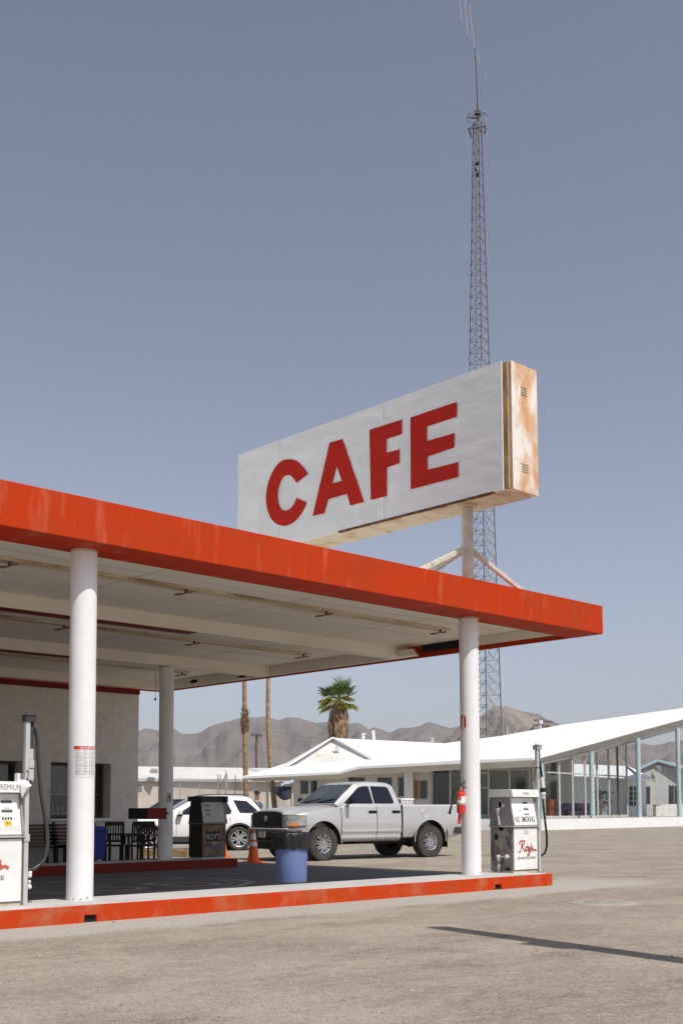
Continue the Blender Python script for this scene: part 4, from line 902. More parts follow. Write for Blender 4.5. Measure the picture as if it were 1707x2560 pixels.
def wheel(t, x, y, side, R, w, rimr, style):
    s = side; yo = y+s*w/2
    q = MB(); h = w/2
    prof = [(rimr*.98, -h*.82), (R*.86, -h), (R*.96, -h*.9), (R, -h*.62), (R, h*.62), (R*.96, h*.9), (R*.86, h), (rimr*.98, h*.82)]
    q.lathe(prof, (x, y, R), 56, 'y', close=True)
    if style == 'truck':
        for k in range(44):
            a = 2*pi*k/44
            for (ya, yb, da) in ((-h*.95, -h*.45, 0), (-h*.3, h*.3, .08), (h*.45, h*.95, 0)):
                c = Vector((x+(R-.004)*cos(a+da), y+(ya+yb)/2, R+(R-.004)*sin(a+da))); rd = Vector((cos(a+da), 0, sin(a+da)))
                q.obox(c-rd*.01, c+rd*.008, abs(yb-ya), .04, (-rd.z, 0, rd.x))
            for sgn in (-1, 1):
                c = Vector((x+R*.9*cos(a), y+sgn*h*.985, R+R*.9*sin(a))); rd = Vector((cos(a), 0, sin(a)))
                q.obox(c-rd*.03, c+rd*.03, .008, .028, (-rd.z, 0, rd.x))
    wo = q.build('wheel', M['tyre'], t, world=False, sharp=30)
    q = MB(); q.lathe([(rimr*.80, -s*h*.6), (rimr*.92, s*h*.3), (rimr*.93, s*h*.75), (rimr*1.0, s*h*.86), (rimr*1.0, s*h*.80)], (x, y, R), 48, 'y')
    ri = q.build('rim', M['alloy'], wo, world=False)
    q = MB(); n_ = 8 if style == 'truck' else 10
    for k in range(n_):
        a = 2*pi*k/n_+.2; rd = Vector((cos(a), 0, sin(a))); c = Vector((x, y+s*h*.72, R)); tg = Vector((-rd.z, 0, rd.x))
        if style == 'truck':
            for dd in (-1, 1): q.obox(c+rd*.05+tg*dd*.02-Vector((0, s*.01, 0)), c+rd*rimr*.95+tg*dd*.032+Vector((0, s*.01, 0)), .034, .04, (0, 1, 0))
        else:
            dd = 1 if k % 2 else -1
            q.obox(c+rd*.04, c+rd*rimr*.97+tg*dd*.025, .05, .025, (0, 1, 0))
    q.cyl(c-Vector((0, s*.03, 0)), c+Vector((0, s*.015, 0)), .075 if style == 'truck' else .05, n=20); q.cyl(c, c+Vector((0, s*.03, 0)), .035, n=16)
    q.build('spokes', M['alloy'] if style != 'truck' else M['chrome'], wo, world=False)
    q = MB(); q.cyl((x, y-s*h*.2, R), (x, y+s*h*.02, R), rimr*.9, n=32); q.build('brake_disc', M['void'], wo, world=False)
    return wo
def panel(t, name, m, pts, off, parent=None):       # glass or trim polygon with thickness along off
    return MB().prism(pts, off).build(name, m, parent or t, world=False, smooth=False)
# ---- silver pickup
Fo, Ro = ground(809.6, 29.0), ground(1075.5, 31.0)
hd = (Fo-Ro).normalized(); lf = Vector((-hd.y, hd.x, 0)); WB_ = (Fo-Ro).length; yw = 1.0
org = Fo-lf*yw
tr = thing('pickup_truck', 'silver crew pickup truck with black grille and all terrain tyres', 'pickup truck', org, atan2(hd.y, hd.x))
def bprof(ws, zb, zf, wh, zh):
    return [(0, zb), (ws*.84, zb), (ws*.93, zb+.05), (ws*.985, max(zb+.12, .72)), (ws, .93), (ws*.992, min(1.10, zf-.05)), (ws*.965, zf-.02), (ws*.93, zf+.01), ((ws*.9+wh)/2, zf+.03+(zh-zf)*.15), (wh, zh-.025), (wh*.8, zh), (wh*.4, zh+.015), (0, zh+.02)]
SPT = [(-1.03, .84, .70, 1.10, .64, 1.235), (-1.0, .89, .66, 1.12, .66, 1.265), (-.88, .945, .62, 1.15, .67, 1.29), (-.65, .985, .56, 1.19, .68, 1.315), (-.3, 1.0, .5, 1.225, .69, 1.335), (.0, 1.005, .47, 1.26, .70, 1.355), (.3, 1.005, .46, 1.30, .74, 1.38), (.5, 1.0, .46, 1.345, .80, 1.40), (.7, 1.0, .46, 1.385, .84, 1.41), (1.6, 1.0, .46, 1.40, .84, 1.41), (2.49, 1.0, .46, 1.41, .84, 1.415)]
q = MB(); loft(q, [(-s[0], bprof(*s[1:])) for s in SPT]); bo = q.build('body', M['silver'], tr, world=False)
cut(bo, [(0, .62, 1.3, .47, .535), (0, -1.3, -.62, .47, .535)])
def cprof(ze, ye, zt, zb=1.37, yb=.945): return [(0, zb), (yb, zb), (yb-.01, zb+.03), (ye+.012, ze), (ye-.02, ze+.035), (ye-.10, ze+.06 if zt-ze > .06 else ze+.02), (ye*.5, zt-.004), (0, zt)]
CPT = [(.42, 1.405, .90, 1.425), (1.10, 1.88, .715, 1.94), (1.22, 1.92, .70, 1.985), (1.45, 1.94, .695, 2.015), (1.8, 1.945, .695, 2.025), (2.15, 1.935, .695, 2.01), (2.30, 1.91, .70, 1.985), (2.38, 1.86, .715, 1.93), (2.48, 1.42, .90, 1.44)]
q = MB(); loft(q, [(-c_[0], cprof(*c_[1:])) for c_ in CPT]); q.build('cab', M['silver'], tr, world=False, sharp=28)
# cargo bed
BO = [(0, .58), (.84, .52), (.93, .56), (.99, .74), (1.005, .93), (.997, 1.12), (.985, 1.36), (.95, 1.405), (.86, 1.405), (.84, 1.38), (.83, .98), (0, .97)]
q = MB(); loft(q, [(-2.53, BO), (-3.0, BO), (-4.3, BO), (-4.60, [(y*.99, z if z > .6 else z+.05) for y, z in BO])]); q.box(-2.60, -2.53, -.84, .84, .6, 1.39); q.box(-4.60, -4.53, -.84, .84, .6, 1.40)
be = q.build('cargo_bed', M['silver'], tr, world=False); 
cut(be, [(-WB_, .62, 1.3, .47, .535), (-WB_, -1.3, -.62, .47, .535)])
for x in (0, -WB_):
    for s in (-1, 1):
        q = MB(); vs = []; N = 20
        for i in range(N+1):
            a = -.15+(pi+.3)*i/N; vs += [(x+.53*cos(a), s*.60, .47+.53*sin(a)), (x+.53*cos(a), s*.975, .47+.53*sin(a))]
        q.add(vs, [(2*i, 2*i+1, 2*i+3, 2*i+2) for i in range(N)]); k = len(q.v); q.add([(x+.53*cos(-.15+(pi+.3)*i/N), s*.6, .47+.53*sin(-.15+(pi+.3)*i/N)) for i in range(N+1)], [list(range(N+1))])
        q.build('wheel_well', M['void'], tr, world=False)
        q = MB(); vs = []
        for i in range(N+1):
            a = -.1+(pi+.2)*i/N; ca, sa_ = cos(a), sin(a)
            vs += [(x+.53*ca, s*.965, .47+.53*sa_), (x+.53*ca, s*1.008, .47+.53*sa_), (x+.548*ca, s*1.004, .47+.548*sa_)]
        q.add(vs, [(3*i+j, 3*i+j+1, 3*i+j+4, 3*i+j+3) for i in range(N) for j in (0, 1)])
        q.build('arch_lip', M['silver'], tr, world=False)
        wheel(tr, x, s*.86, s, .425, .29, .235, 'truck')
for s in (1, -1): MB().box(-WB_-.6, -WB_-.575, min(s*.68, s*.99), max(s*.68, s*.99), .26, .80).build('mud_flap', M['black'], tr, world=False)
q = MB(); q.box(-4.2, .6, -.45, .45, .38, .56); q.cyl((0, -.8, .42), (0, .8, .42), .07, n=10); q.cyl((-WB_, -.8, .42), (-WB_, .8, .42), .08, n=10); q.sphere((-WB_, .1, .42), .17); q.box(-2.9, -1.2, -.7, .7, .40, .5); q.build('chassis', M['black'], tr, world=False)
MB().box(-2.527, -2.493, -.985, .985, .50, 1.385).build('cab_gap', M['black'], tr, world=False)
# doors as shaped skins with gaps
def side(t_, z):
    for i in range(len(SPT)-1):
        if SPT[i][0] <= t_ <= SPT[i+1][0]:
            f = (t_-SPT[i][0])/(SPT[i+1][0]-SPT[i][0]); A = bprof(*SPT[i][1:]); B_ = bprof(*SPT[i+1][1:]); P = [(a[0]+(b_[0]-a[0])*f, a[1]+(b_[1]-a[1])*f) for a, b_ in zip(A, B_)][1:9]
            for j in range(len(P)-1):
                if P[j][1] <= z <= P[j+1][1]: g = (z-P[j][1])/max(1e-6, P[j+1][1]-P[j][1]); return P[j][0]+(P[j+1][0]-P[j][0])*g
            return P[0][0] if z < P[0][1] else P[-1][0]
def skin(name, t0, t1, z0, z1, off, m, parent, s=1, dz=None, n=(8, 12)):
    q = MB(); vs = []
    for i in range(n[0]+1):
        for j in range(n[1]+1):
            t_ = t0+(t1-t0)*i/n[0]; z = z0+(z1-z0)*j/n[1]; yy = side(t_, z)+off
            if dz: yy += dz(t_, z)
            vs.append((-t_, s*yy, z))
    q.add(vs, [(i*(n[1]+1)+j, (i+1)*(n[1]+1)+j, (i+1)*(n[1]+1)+j+1, i*(n[1]+1)+j+1) for i in range(n[0]) for j in range(n[1])])
    return q.build(name, m, parent, world=False, sharp=60)
for s in (1, -1):
    dz = lambda t_, z: .016*max(0, 1-abs(z-.72)/.035)+.024*max(0, 1-abs(z-.565)/.05)-.012*max(0, 1-abs(z-.64)/.05)
    for t0, t1 in ((.56, 1.665), (1.685, 2.47)):
        d = skin('door', t0, t1, .52, 1.395, .006, M['silver'], tr, s, dz, (8, 26))
        tc = t1-.13 if t0 < 1 else t1-.17
        q = MB(); q.obox((-tc-.11, s*1.012, 1.235), (-tc+.11, s*1.012, 1.235), .028, .035); q.obox((-tc-.13, s*1.004, 1.22), (-tc+.13, s*1.004, 1.22), .012, .065); q.build('door_handle', M['black'], d, world=False, bevel=.006)
        for tt in (t1+.004,):
            pass
    for tt in (.55, 1.675, 2.478): skin('door_gap', tt-.009, tt+.009, .52, 1.39, .003, M['black'], tr, s, None, (1, 12))
    # glass on the sloping cab side
    def cs(t_, z):
        if t_ < 1.1: f = (t_-.42)/.68; ze = 1.405+f*.475; ye = .90+f*(-.185)
        elif t_ < 1.45: ze, ye = 1.88+(t_-1.1)/.35*.06, .715-(t_-1.1)/.35*.02
        elif t_ < 2.15: ze, ye = 1.942, .695
        else: ze, ye = 1.935, .70
        g = (z-1.40)/(ze-1.40); return .935+(ye+.012-.935)*g
    def gp(lst, off): return [Vector((-t_, s*(cs(t_, z)+off), z)) for t_, z in lst]
    fw = [(.70, 1.455), (.80, 1.53), (1.18, 1.80), (1.26, 1.845), (1.38, 1.872), (1.545, 1.876), (1.56, 1.86), (1.575, 1.455)]
    rw = [(1.665, 1.455), (1.665, 1.86), (1.68, 1.875), (2.10, 1.868), (2.16, 1.85), (2.20, 1.81), (2.27, 1.50), (2.25, 1.462), (2.22, 1.455)]
    for wdw in (fw, rw):
        cx_ = sum(p[0] for p in wdw)/len(wdw); cz_ = sum(p[1] for p in wdw)/len(wdw)
        big = [(cx_+(a-cx_)*1.07, cz_+(b_-cz_)*1.08) for a, b_ in wdw]
        wo = panel(tr, 'window', M['black'], gp(big, .004), (0, s*.005, 0))
        panel(tr, 'pane', M['glass'], gp(wdw, .010), (0, s*.003, 0), wo)
    q = MB(); q.prism([(-.80, s*1.06, 1.42), (-.80, s*1.25, 1.43), (-.80, s*1.27, 1.50), (-.80, s*1.25, 1.60), (-.80, s*1.07, 1.58)], (.11, 0, .0)); q.obox((-.78, s*.95, 1.43), (-.78, s*1.1, 1.46), .06, .06); q.build('mirror', M['black'], tr, world=False, bevel=.015)
    # headlight wrapping the corner
    hl = [(.68, 1.035, 1.0), (.78, 1.02, 1.0), (.87, .97, .98), (.935, .87, .93), (.97, .72, .86), (.997, .50, .78)]
    def strip(name, m, h0, h1, r0, r1, off, par):
        q = MB(); vs = []; n = len(hl)
        for i, (y, tt, k) in enumerate(hl):
            f = i/(n-1)
            if f < r0-1e-6 or f > r1+1e-6: continue
            zt_ = 1.135+.01*f-.03*max(0, f-.75)*4; zb__ = .86+.04*max(0, f-.7)*3; vs += [(tt+off*.6, s*(y+off*.8), zb__+(zt_-zb__)*h0), (tt+off*.6, s*(y+off*.8), zb__+(zt_-zb__)*h1)]
        q.add(vs, [(2*i, 2*i+2, 2*i+3, 2*i+1) for i in range(len(vs)//2-1)]); return q.build(name, m, par, world=False)
    h_ = strip('headlight', M['lens'], 0, 1, 0, 1, .035, tr); strip('headlight_shell', M['dkgrey'], -.08, 1.06, 0, 1, .028, h_)
    strip('indicator', M['amber'], .08, .30, .38, .85, .042, h_); strip('reflector', M['chrome'], .5, .88, .18, .5, .040, h_)
    strip('lens_rim', M['dkgrey'], -.05, .02, 0, 1, .038, h_)
    q = MB(); q.prism([(-4.61, s*.80, .98), (-4.61, s*.97, .98), (-4.61, s*.97, 1.36), (-4.61, s*.80, 1.36)], (-.02, 0, 0)); q.build('tail_light', M['extred'], tr, world=False)
q = MB(); vs = [(-.47, -.80, 1.445), (-.47, .80, 1.445), (-1.09, .655, 1.905), (-1.09, -.655, 1.905)]
nn = Vector((.6, 0, .8)).normalized(); wsn = [Vector(v)+nn*.022 for v in vs]
ws_ = panel(tr, 'windscreen', M['black'], [Vector(v)+nn*.016 for v in [(-.455, -.83, 1.432), (-.455, .83, 1.432), (-1.105, .675, 1.918), (-1.105, -.675, 1.918)]], nn*.004)
panel(tr, 'pane', M['wsglass'], wsn, nn*.003, ws_)
q = MB(); q.obox(wsn[0]+Vector((.01, .25, .01)), wsn[0]+Vector((-.12, .85, .10)), .02, .02); q.obox(wsn[1]+Vector((.01, -.7, .01)), wsn[1]+Vector((-.1, -.1, .09)), .02, .02); q.build('wiper', M['black'], ws_, world=False)
# grille, badge, bumper, plate
gr = [(-.66, .80), (.66, .80), (.70, .90), (.705, 1.14), (.66, 1.205), (.35, 1.235), (-.35, 1.235), (-.66, 1.205), (-.705, 1.14), (-.70, .90)]
gq = MB().prism([(1.02, y, z) for y, z in gr], (.06, 0, 0)).build('grille', M['blackg'], tr, world=False, bevel=.012)
q = MB(); q.box(1.08, 1.087, -.62, .62, .985, 1.02); q.box(1.08, 1.087, -.03, .03, .83, 1.2)
for k in range(9): q.box(1.079, 1.084, -.6, .6, .85+k*.038, .862+k*.038)
q.build('grille_bar', M['black'], gq, world=False)
em = [(0, -.075), (.05, -.03), (.055, .05), (.03, .07), (.0, .06), (-.03, .07), (-.055, .05), (-.05, -.03)]
q = MB(); q.prism([(1.088, y*1.1, 1.06+z*1.1) for y, z in em], (.012, 0, 0)); q.prism([(1.10, y*.5, 1.045+z*.55) for y, z in em], (.008, 0, 0)); q.build('emblem', M['alloy'], gq, world=False, bevel=.004)
bp = lambda z0, z1, dx: [(dx+.93, -.62, z0)]
q = MB(); out = [(.96, -1.01), (1.07, -.92), (1.17, -.64), (1.20, -.3), (1.20, .3), (1.17, .64), (1.07, .92), (.96, 1.01), (.66, 1.022), (.66, .9), (.9, .8), (.9, -.8), (.66, -.9), (.66, -1.022)]
q.prism([(x, y, .47) for x, y in out], (0, 0, .31)); bu = q.build('bumper', M['dkgrey'], tr, world=False, bevel=.03)
q = MB(); q.prism([(x-.01, y*.99, .785) for x, y in out[1:7]]+[(.90, .85, .785), (.90, -.85, .785)], (0, 0, .035)); q.build('bumper_top', M['lightgrey'], bu, world=False, bevel=.01)
q = MB(); q.box(1.17, 1.204, -.45, .45, .52, .60); q.build('air_intake', M['void'], bu, world=False)
pl_ = MB().box(1.205, 1.215, -.155, .155, .585, .74).build('number_plate', M['plate'], bu, world=False)
text('8Y41752', 'lettering', mat('plate_blue', (.10, .13, .25)), pl_, (0, 0, 0), (1, 0, 0), (0, 1, 0), .26, .07, 0)
o = [c_ for c_ in pl_.children][0]
for v in o.data.vertices: v.co = Vector((1.2165, -.13+v.co.x, .625+v.co.y))
q = MB(); q.prism([(x-.02, y*.96, .30) for x, y in out[1:7]]+[(.7, .8, .30), (.7, -.8, .30)], (0, 0, .17)); q.build('air_dam', M['black'], tr, world=False)
q = MB(); q.prism([(-4.62, -1.0, .60), (-4.62, 1.0, .60), (-4.80, .98, .62), (-4.84, .7, .62), (-4.84, -.7, .62), (-4.80, -.98, .62)], (0, 0, .22)); q.box(-4.62, -4.3, .985, 1.012, .62, .80); q.build('rear_bumper', M['dkgrey'], tr, world=False, bevel=.02)
q = MB(); q.lathe([(0, 0), (.085, 0), (.09, .004), (.095, 0)], n=24, axis='z'); rg_ = MB(); rg_.add([(-3.25+p.x, 1.0+p.z+.002, 1.17+p.y) for p in q.v], q.f); rg_.build('fuel_flap', M['silver'], tr, world=False)
text('RAM 1500', 'lettering', M['inkg'], tr, (0, 0, 0), (1, 0, 0), (0, 1, 0), 1, 1, 0).name = 'door_lettering'
o = tr.children[-1]
for ch in tr.children:
    if ch.name.startswith('door_lettering'):
        for v in ch.data.vertices: v.co = Vector((-.62-v.co.x*.46, 1.0145, .985+v.co.y*.045))
# white tool box lying across the bed
tl = thing('tool_box', 'pale grey tool box lying across the pickup bed behind the cab', 'tool box', org+Vector((0, 0, 1.3)), atan2(hd.y, hd.x))
MB().box(-3.05, -2.62, -.80, .80, -.2, .22).build('case', M['lightgrey'], tl, world=False, bevel=.012)
MB().box(-3.06, -2.61, -.81, .81, .222, .27).build('lid', M['roofw'], tl, world=False, bevel=.012)
# ---- white estate car (SUV) behind
Rs = ground(599, 36.8); ang = radians(15)
hs_c = Vector((-cos(ang), -sin(ang), 0))           # heading in camera axes (right, forward)
hw = (r0*hs_c.x+F2*hs_c.y).normalized(); lw = Vector((-hw.y, hw.x, 0)); so = Rs-lw*.98
WB2 = 2.86
def suv(name, label, cat, loc, rz, paint, dark_top, sc=1):
    t = thing(name, label, cat, loc, rz); t.scale = (sc, sc, sc)
    def sprof(ws, zb, zf, zh, wh=.7): return [(0, zb), (ws*.84, zb), (ws*.95, zb+.06), (ws*.99, .55), (ws, .80), (ws*.985, zf-.08), (ws*.955, zf), (wh, zf+(zh-zf)*.6), (wh*.6, zh), (0, zh+.01)]
    # x measured from the rear axle, forward positive
    S = [(-.90, .82, .50, 1.0, 1.04), (-.83, .92, .42, 1.05, 1.08), (-.55, .98, .36, 1.10, 1.12), (0, .995, .32, 1.11, 1.13), (1.2, .99, .30, 1.10, 1.12), (2.1, .99, .30, 1.07, 1.10), (2.4, .995, .30, 1.05, 1.13), (2.86, .995, .32, 1.02, 1.11), (3.3, .97, .36, .97, 1.06), (3.65, .90, .38, .90, .99), (3.8, .78, .42, .82, .90)]
    o = loft(MB(), [(s_[0], sprof(*s_[1:])) for s_ in S]).build('body', paint, t, world=False)
    cut(o, [(0, .6, 1.3, .38, .455), (0, -1.3, -.6, .38, .455), (WB2, .6, 1.3, .38, .455), (WB2, -1.3, -.6, .38, .455)])
    def gprof(ze, ye, zt): return [(0, 1.07), (.955, 1.07), (.95, 1.10), (ye+.01, ze), (ye-.03, ze+.03), (ye*.6, zt-.005), (0, zt)]
    G = [(2.35, 1.11, .88, 1.13), (1.45, 1.62, .735, 1.695), (1.15, 1.675, .72, 1.745), (.6, 1.70, .71, 1.775), (0, 1.685, .70, 1.765), (-.30, 1.65, .69, 1.73), (-.44, 1.60, .69, 1.68), (-.84, 1.12, .86, 1.14)]
    roofm = M['black'] if dark_top else paint
    loft(MB(), [(g_[0], gprof(*g_[1:])) for g_ in G]).build('cabin', roofm, t, world=False, sharp=28)
    for s in (1, -1):
        def cs2(x, z):
            if x > 1.45: f = (2.35-x)/.9; ze, ye = 1.11+f*.51, .88-f*.145
            elif x > .6: ze, ye = 1.62+(1.45-x)/.85*.08, .735-.025*(1.45-x)/.85
            else: ze, ye = 1.695, .70
            return .95+(ye+.01-.95)*(z-1.10)/(ze-1.10)
        for wl_ in ([(1.98, 1.145), (1.40, 1.515), (1.25, 1.575), (1.05, 1.62), (1.0, 1.14)], [(.94, 1.14), (.94, 1.625), (.6, 1.63), (.40, 1.60), (.24, 1.25), (.28, 1.16)], [(-.20, 1.60), (-.30, 1.585), (-.42, 1.22), (-.55, 1.185), (-.89, 1.20), (-.86, 1.60), (-.80, 1.612)]):
            if wl_[0][0] == -.20: wl_ = [(.16, 1.605), (-.27, 1.575), (-.66, 1.215), (-.64, 1.195), (-.06, 1.195), (.0, 1.24)]
            MB().prism([(x, s*(cs2(x, z)+.005), z) for x, z in wl_], (0, s*.005, 0)).build('window', M['glass'], t, world=False, smooth=False)
        q = MB(); q.tube([(1.2, s*.70, 1.735), (1.05, s*.70, 1.775), (-.15, s*.68, 1.785), (-.3, s*.68, 1.75)], .018, 8); q.build('roof_rail', M['dkgrey'], t, world=False)
        q = MB(); q.prism([(1.95, s*.98, 1.13), (1.95, s*1.17, 1.15), (1.95, s*1.19, 1.27), (1.95, s*1.02, 1.29)], (-.12, 0, 0)); mi = q.build('mirror', paint, t, world=False, bevel=.02)
        MB().box(1.82, 1.96, min(s*.92, s*1.15), max(s*.92, s*1.15), 1.10, 1.135).build('mirror_foot', M['black'], mi, world=False)
        for x in (0, WB2):
            q = MB(); vs = []; N = 18
            for i in range(N+1):
                a = -.2+(pi+.4)*i/N; ca, sa_ = cos(a), sin(a); vs += [(x+.445*ca, s*.965, .38+.445*sa_), (x+.445*ca, s*1.012, .38+.445*sa_), (x+.50*ca, s*1.008, .38+.50*sa_)]
            q.add(vs, [(3*i+j, 3*i+j+1, 3*i+j+4, 3*i+j+3) for i in range(N) for j in (0, 1)]); q.build('arch_trim', M['dkgrey'], t, world=False)
            q = MB(); q.add([(x+.45*cos(-.2+(pi+.4)*i/N), s*.62, .38+.45*sin(-.2+(pi+.4)*i/N)) for i in range(N+1)], [list(range(N+1))])
            vs = []
            for i in range(N+1): a = -.2+(pi+.4)*i/N; vs += [(x+.452*cos(a), s*.62, .38+.452*sin(a)), (x+.452*cos(a), s*.96, .38+.452*sin(a))]
            q.add(vs, [(2*i, 2*i+1, 2*i+3, 2*i+2) for i in range(N)]); q.build('wheel_well', M['void'], t, world=False)
            wheel(t, x, s*.86, s, .385, .24, .265, 'car')
        q = MB(); q.box(.46, WB2-.46, min(s*.955, s*1.005), max(s*.955, s*1.005), .28, .46); q.build('sill', M['dkgrey'], t, world=False, bevel=.01)
        for xx in (.48, 1.28):
            q = MB(); q.obox((xx-.1, s*1.0, .98), (xx+.12, s*1.0, .985), .03, .03); q.build('door_handle', M['chrome'], t, world=False, bevel=.006)
        q = MB()
        for xx in (.30, .97, 2.0): q.obox((xx, s*.99, .5), (xx, s*.985, 1.06), .008, .012)
        q.build('door_gap', M['dkgrey'], t, world=False)
        MB().prism([(3.30, s*.975, .78), (3.62, s*.92, .76), (3.72, s*.86, .86), (3.5, s*.93, .92), (3.2, s*.985, .92)], (0, s*.012, 0)).build('headlight', M['lens'], t, world=False, smooth=False)
    nn = Vector((.5, 0, .86)); MB().prism([Vector((2.27, -.82, 1.165))+nn*.02, Vector((2.27, .82, 1.165))+nn*.02, Vector((1.50, .69, 1.64))+nn*.02, Vector((1.50, -.69, 1.64))+nn*.02], nn*.004).build('windscreen', M['glass'], t, world=False, smooth=False)
    MB().prism([(-.82, -.7, 1.2), (-.82, .7, 1.2), (-.50, .62, 1.58), (-.50, -.62, 1.58)], (-.02, 0, 0)).build('rear_window', M['glass'], t, world=False, smooth=False)
    MB().box(3.78, 3.82, -.55, .55, .52, .72).build('grille', M['dkgrey'], t, world=False)
    MB().box(-.5, 3.4, -.85, .85, .22, .36).build('underbody', M['void'], t, world=False)
    if dark_top:
        q = MB()
        for k in range(9): x = 1.1-k*.22; q.box(x-.03, x+.03, -.66, .66, 1.76, 1.80)
        q.build('roof_slat', M['dkgrey'], t, world=False)
    return t
suv('sport_utility_car', 'white estate car with dark windows and roof rails behind the rear pump', 'car', so, atan2(hw.y, hw.x), M['carwhite'], False)
pc = ground(372, 52); hw2 = (r0*-.97+F2*-.25).normalized()
suv('parked_car', 'white car with ribbed black roof parked beyond the white estate car', 'car', pc+hw2*-1.9, atan2(hw2.y, hw2.x), M['carwhite'], True)
# ------------------------------------------------------------------ person
def skinmesh(name, m, parent, verts, edges, rad, root=0, sub=1):
    me = bpy.data.meshes.new(name); me.from_pydata([tuple(v) for v in verts], edges, []); o = bpy.data.objects.new(name, me); COL.objects.link(o); o.parent = parent
    sm = o.modifiers.new('skin', 'SKIN'); sm.use_smooth_shade = True
    for i, r in enumerate(rad): me.skin_vertices[0].data[i].radius = (r, r) if not isinstance(r, tuple) else r
    for i in range(len(verts)): me.skin_vertices[0].data[i].use_root = (i == root)
    o.modifiers.new('sub', 'SUBSURF').levels = sub; o.modifiers['sub'].render_levels = sub
    bpy.context.view_layer.update(); dg = bpy.context.evaluated_depsgraph_get(); nm = bpy.data.meshes.new_from_object(o.evaluated_get(dg)); o.modifiers.clear(); o.data = nm
    nm.materials.clear(); nm.materials.append(m)
    for p in nm.polygons: p.use_smooth = True
    return o
pp = ground(641, 39.3)
pe_ = thing('person', 'person in a dark cap and slate shirt standing behind the white car', 'person', pp, atan2(-F2.y, -F2.x)+.9)
V = [(0,0,1.0),(0,0,1.15),(.0,0,1.35),(0,0,1.52),(.0,0,1.62),(.03,0,1.72),(.03,0,1.84)]; E_ = [(0,1),(1,2),(2,3),(3,4),(4,5),(5,6)]; R_ = [(.15,.11),(.14,.10),(.17,.11),(.10,.08),(.055,.055),(.085,.09),(.08,.085)]
def chain(start, pts, rs):
    p = start
    for q_, r_ in zip(pts, rs): V.append(q_); R_.append(r_); E_.append((p, len(V)-1)); p = len(V)-1
    return p
for s in (1, -1):
    chain(0, [(0, s*.10, .92), (.02, s*.12, .52), (0, s*.12, .10), (.05, s*.13, .05), (.17, s*.14, .03)], [.09, .062, .042, .045, .035])
    h = chain(3, [(0, s*.19, 1.50), (.03, s*.26, 1.22), (.24, s*.22, 1.12), (.30, s*.21, 1.11)], [.06, .045, .033, .03])
    for k in range(4): chain(h, [(.37, s*(.175+.022*k), 1.11), (.41+.008*(k in (1, 2)), s*(.175+.022*k), 1.085), (.425, s*(.175+.022*k), 1.055)], [.0095, .009, .008])
    chain(h, [(.33, s*.165, 1.115), (.365, s*.15, 1.10)], [.011, .009])
body = skinmesh('body', M['skin'], pe_, V, E_, R_, 0, 1)
q = MB(); q.sphere((.115, 0, 1.77), .02, 8, 6, (1, .7, 1.2)); q.sphere((.03, .088, 1.77), .025, 8, 6, (.6, .4, 1)); q.sphere((.03, -.088, 1.77), .025, 8, 6, (.6, .4, 1)); q.build('face', M['skin'], pe_, world=False)
V2, E2, R2 = [(0,0,1.0),(0,0,1.15),(0,0,1.35),(0,0,1.53)], [(0,1),(1,2),(2,3)], [(.17,.13),(.16,.12),(.19,.13),(.12,.10)]
for s in (1, -1): V2 += [(0, s*.19, 1.50), (.015, s*.24, 1.34)]; n_ = len(V2); E2 += [(3, n_-2), (n_-2, n_-1)]; R2 += [.08, .07]
skinmesh('shirt', M['shirt'], pe_, V2, E2, R2, 0, 1)
V3, E3, R3 = [(0,0,1.03)], [], [(.17,.13)]
for s in (1, -1): V3 += [(0, s*.10, .90), (.02, s*.12, .52), (0, s*.12, .1)]; n_ = len(V3); E3 += [(0, n_-3), (n_-3, n_-2), (n_-2, n_-1)]; R3 += [.11, .08, .065]
skinmesh('trousers', M['trousers'], pe_, V3, E3, R3, 0, 1)
q = MB(); q.lathe([(.104, 0), (.108, .05), (.085, .10), (0, .12)], (.03, 0, 1.83), 20); q.prism([(.10, -.075, 1.835), (.20, -.05, 1.825), (.22, 0, 1.823), (.20, .05, 1.825), (.10, .075, 1.835)], (0, 0, .012)); q.build('cap', M['cap'], pe_, world=False)
# ------------------------------------------------------------------ cafe and lobby building
cf = thing('motel_lobby', 'long white roofed motel lobby with slanted soaring roof and glass front', 'building', ground(1150, 76))
L0, L1, L2, E0 = at(606, 1941, 80), at(849, 1929, 77.5), at(898, 1916, 77), at(1332, 1894, 72)
ER, ER2 = at(1707, 1793, 86), at(1960, 1725, 96)
V0, VR, VR2 = at(1112, 1858, 81), at(1707, 1770, 92.5), at(1960, 1737, 102)
VM1, VM2 = at(1250, 1840, 83.5), at(1406, 1812, 86.5)
g0_, g1_, g2_ = at(726, 1914, 83), at(831, 1845, 85), at(926, 1898, 82)
hp0, hp1 = at(690, 1919, 88), at(742, 1900, 90)
rb_ = at(1112, 1858, 96); gb = at(834, 1846, 99)
dn = Vector((0, 0, -.16))
def slab(name, polys, m, parent, th=dn):
    q = MB()
    for P in polys: q.prism(P, th)
    return q.build(name, m, parent, smooth=False)
roof_polys = [[L0, L1, g0_], [L1, L2, g2_, g0_], [L2, E0, V0, g2_], [g2_, V0, g1_], [L0, g0_, hp1, hp0], [E0, ER, ER2, VR2, VR, VM2, VM1, V0]]
q = MB()
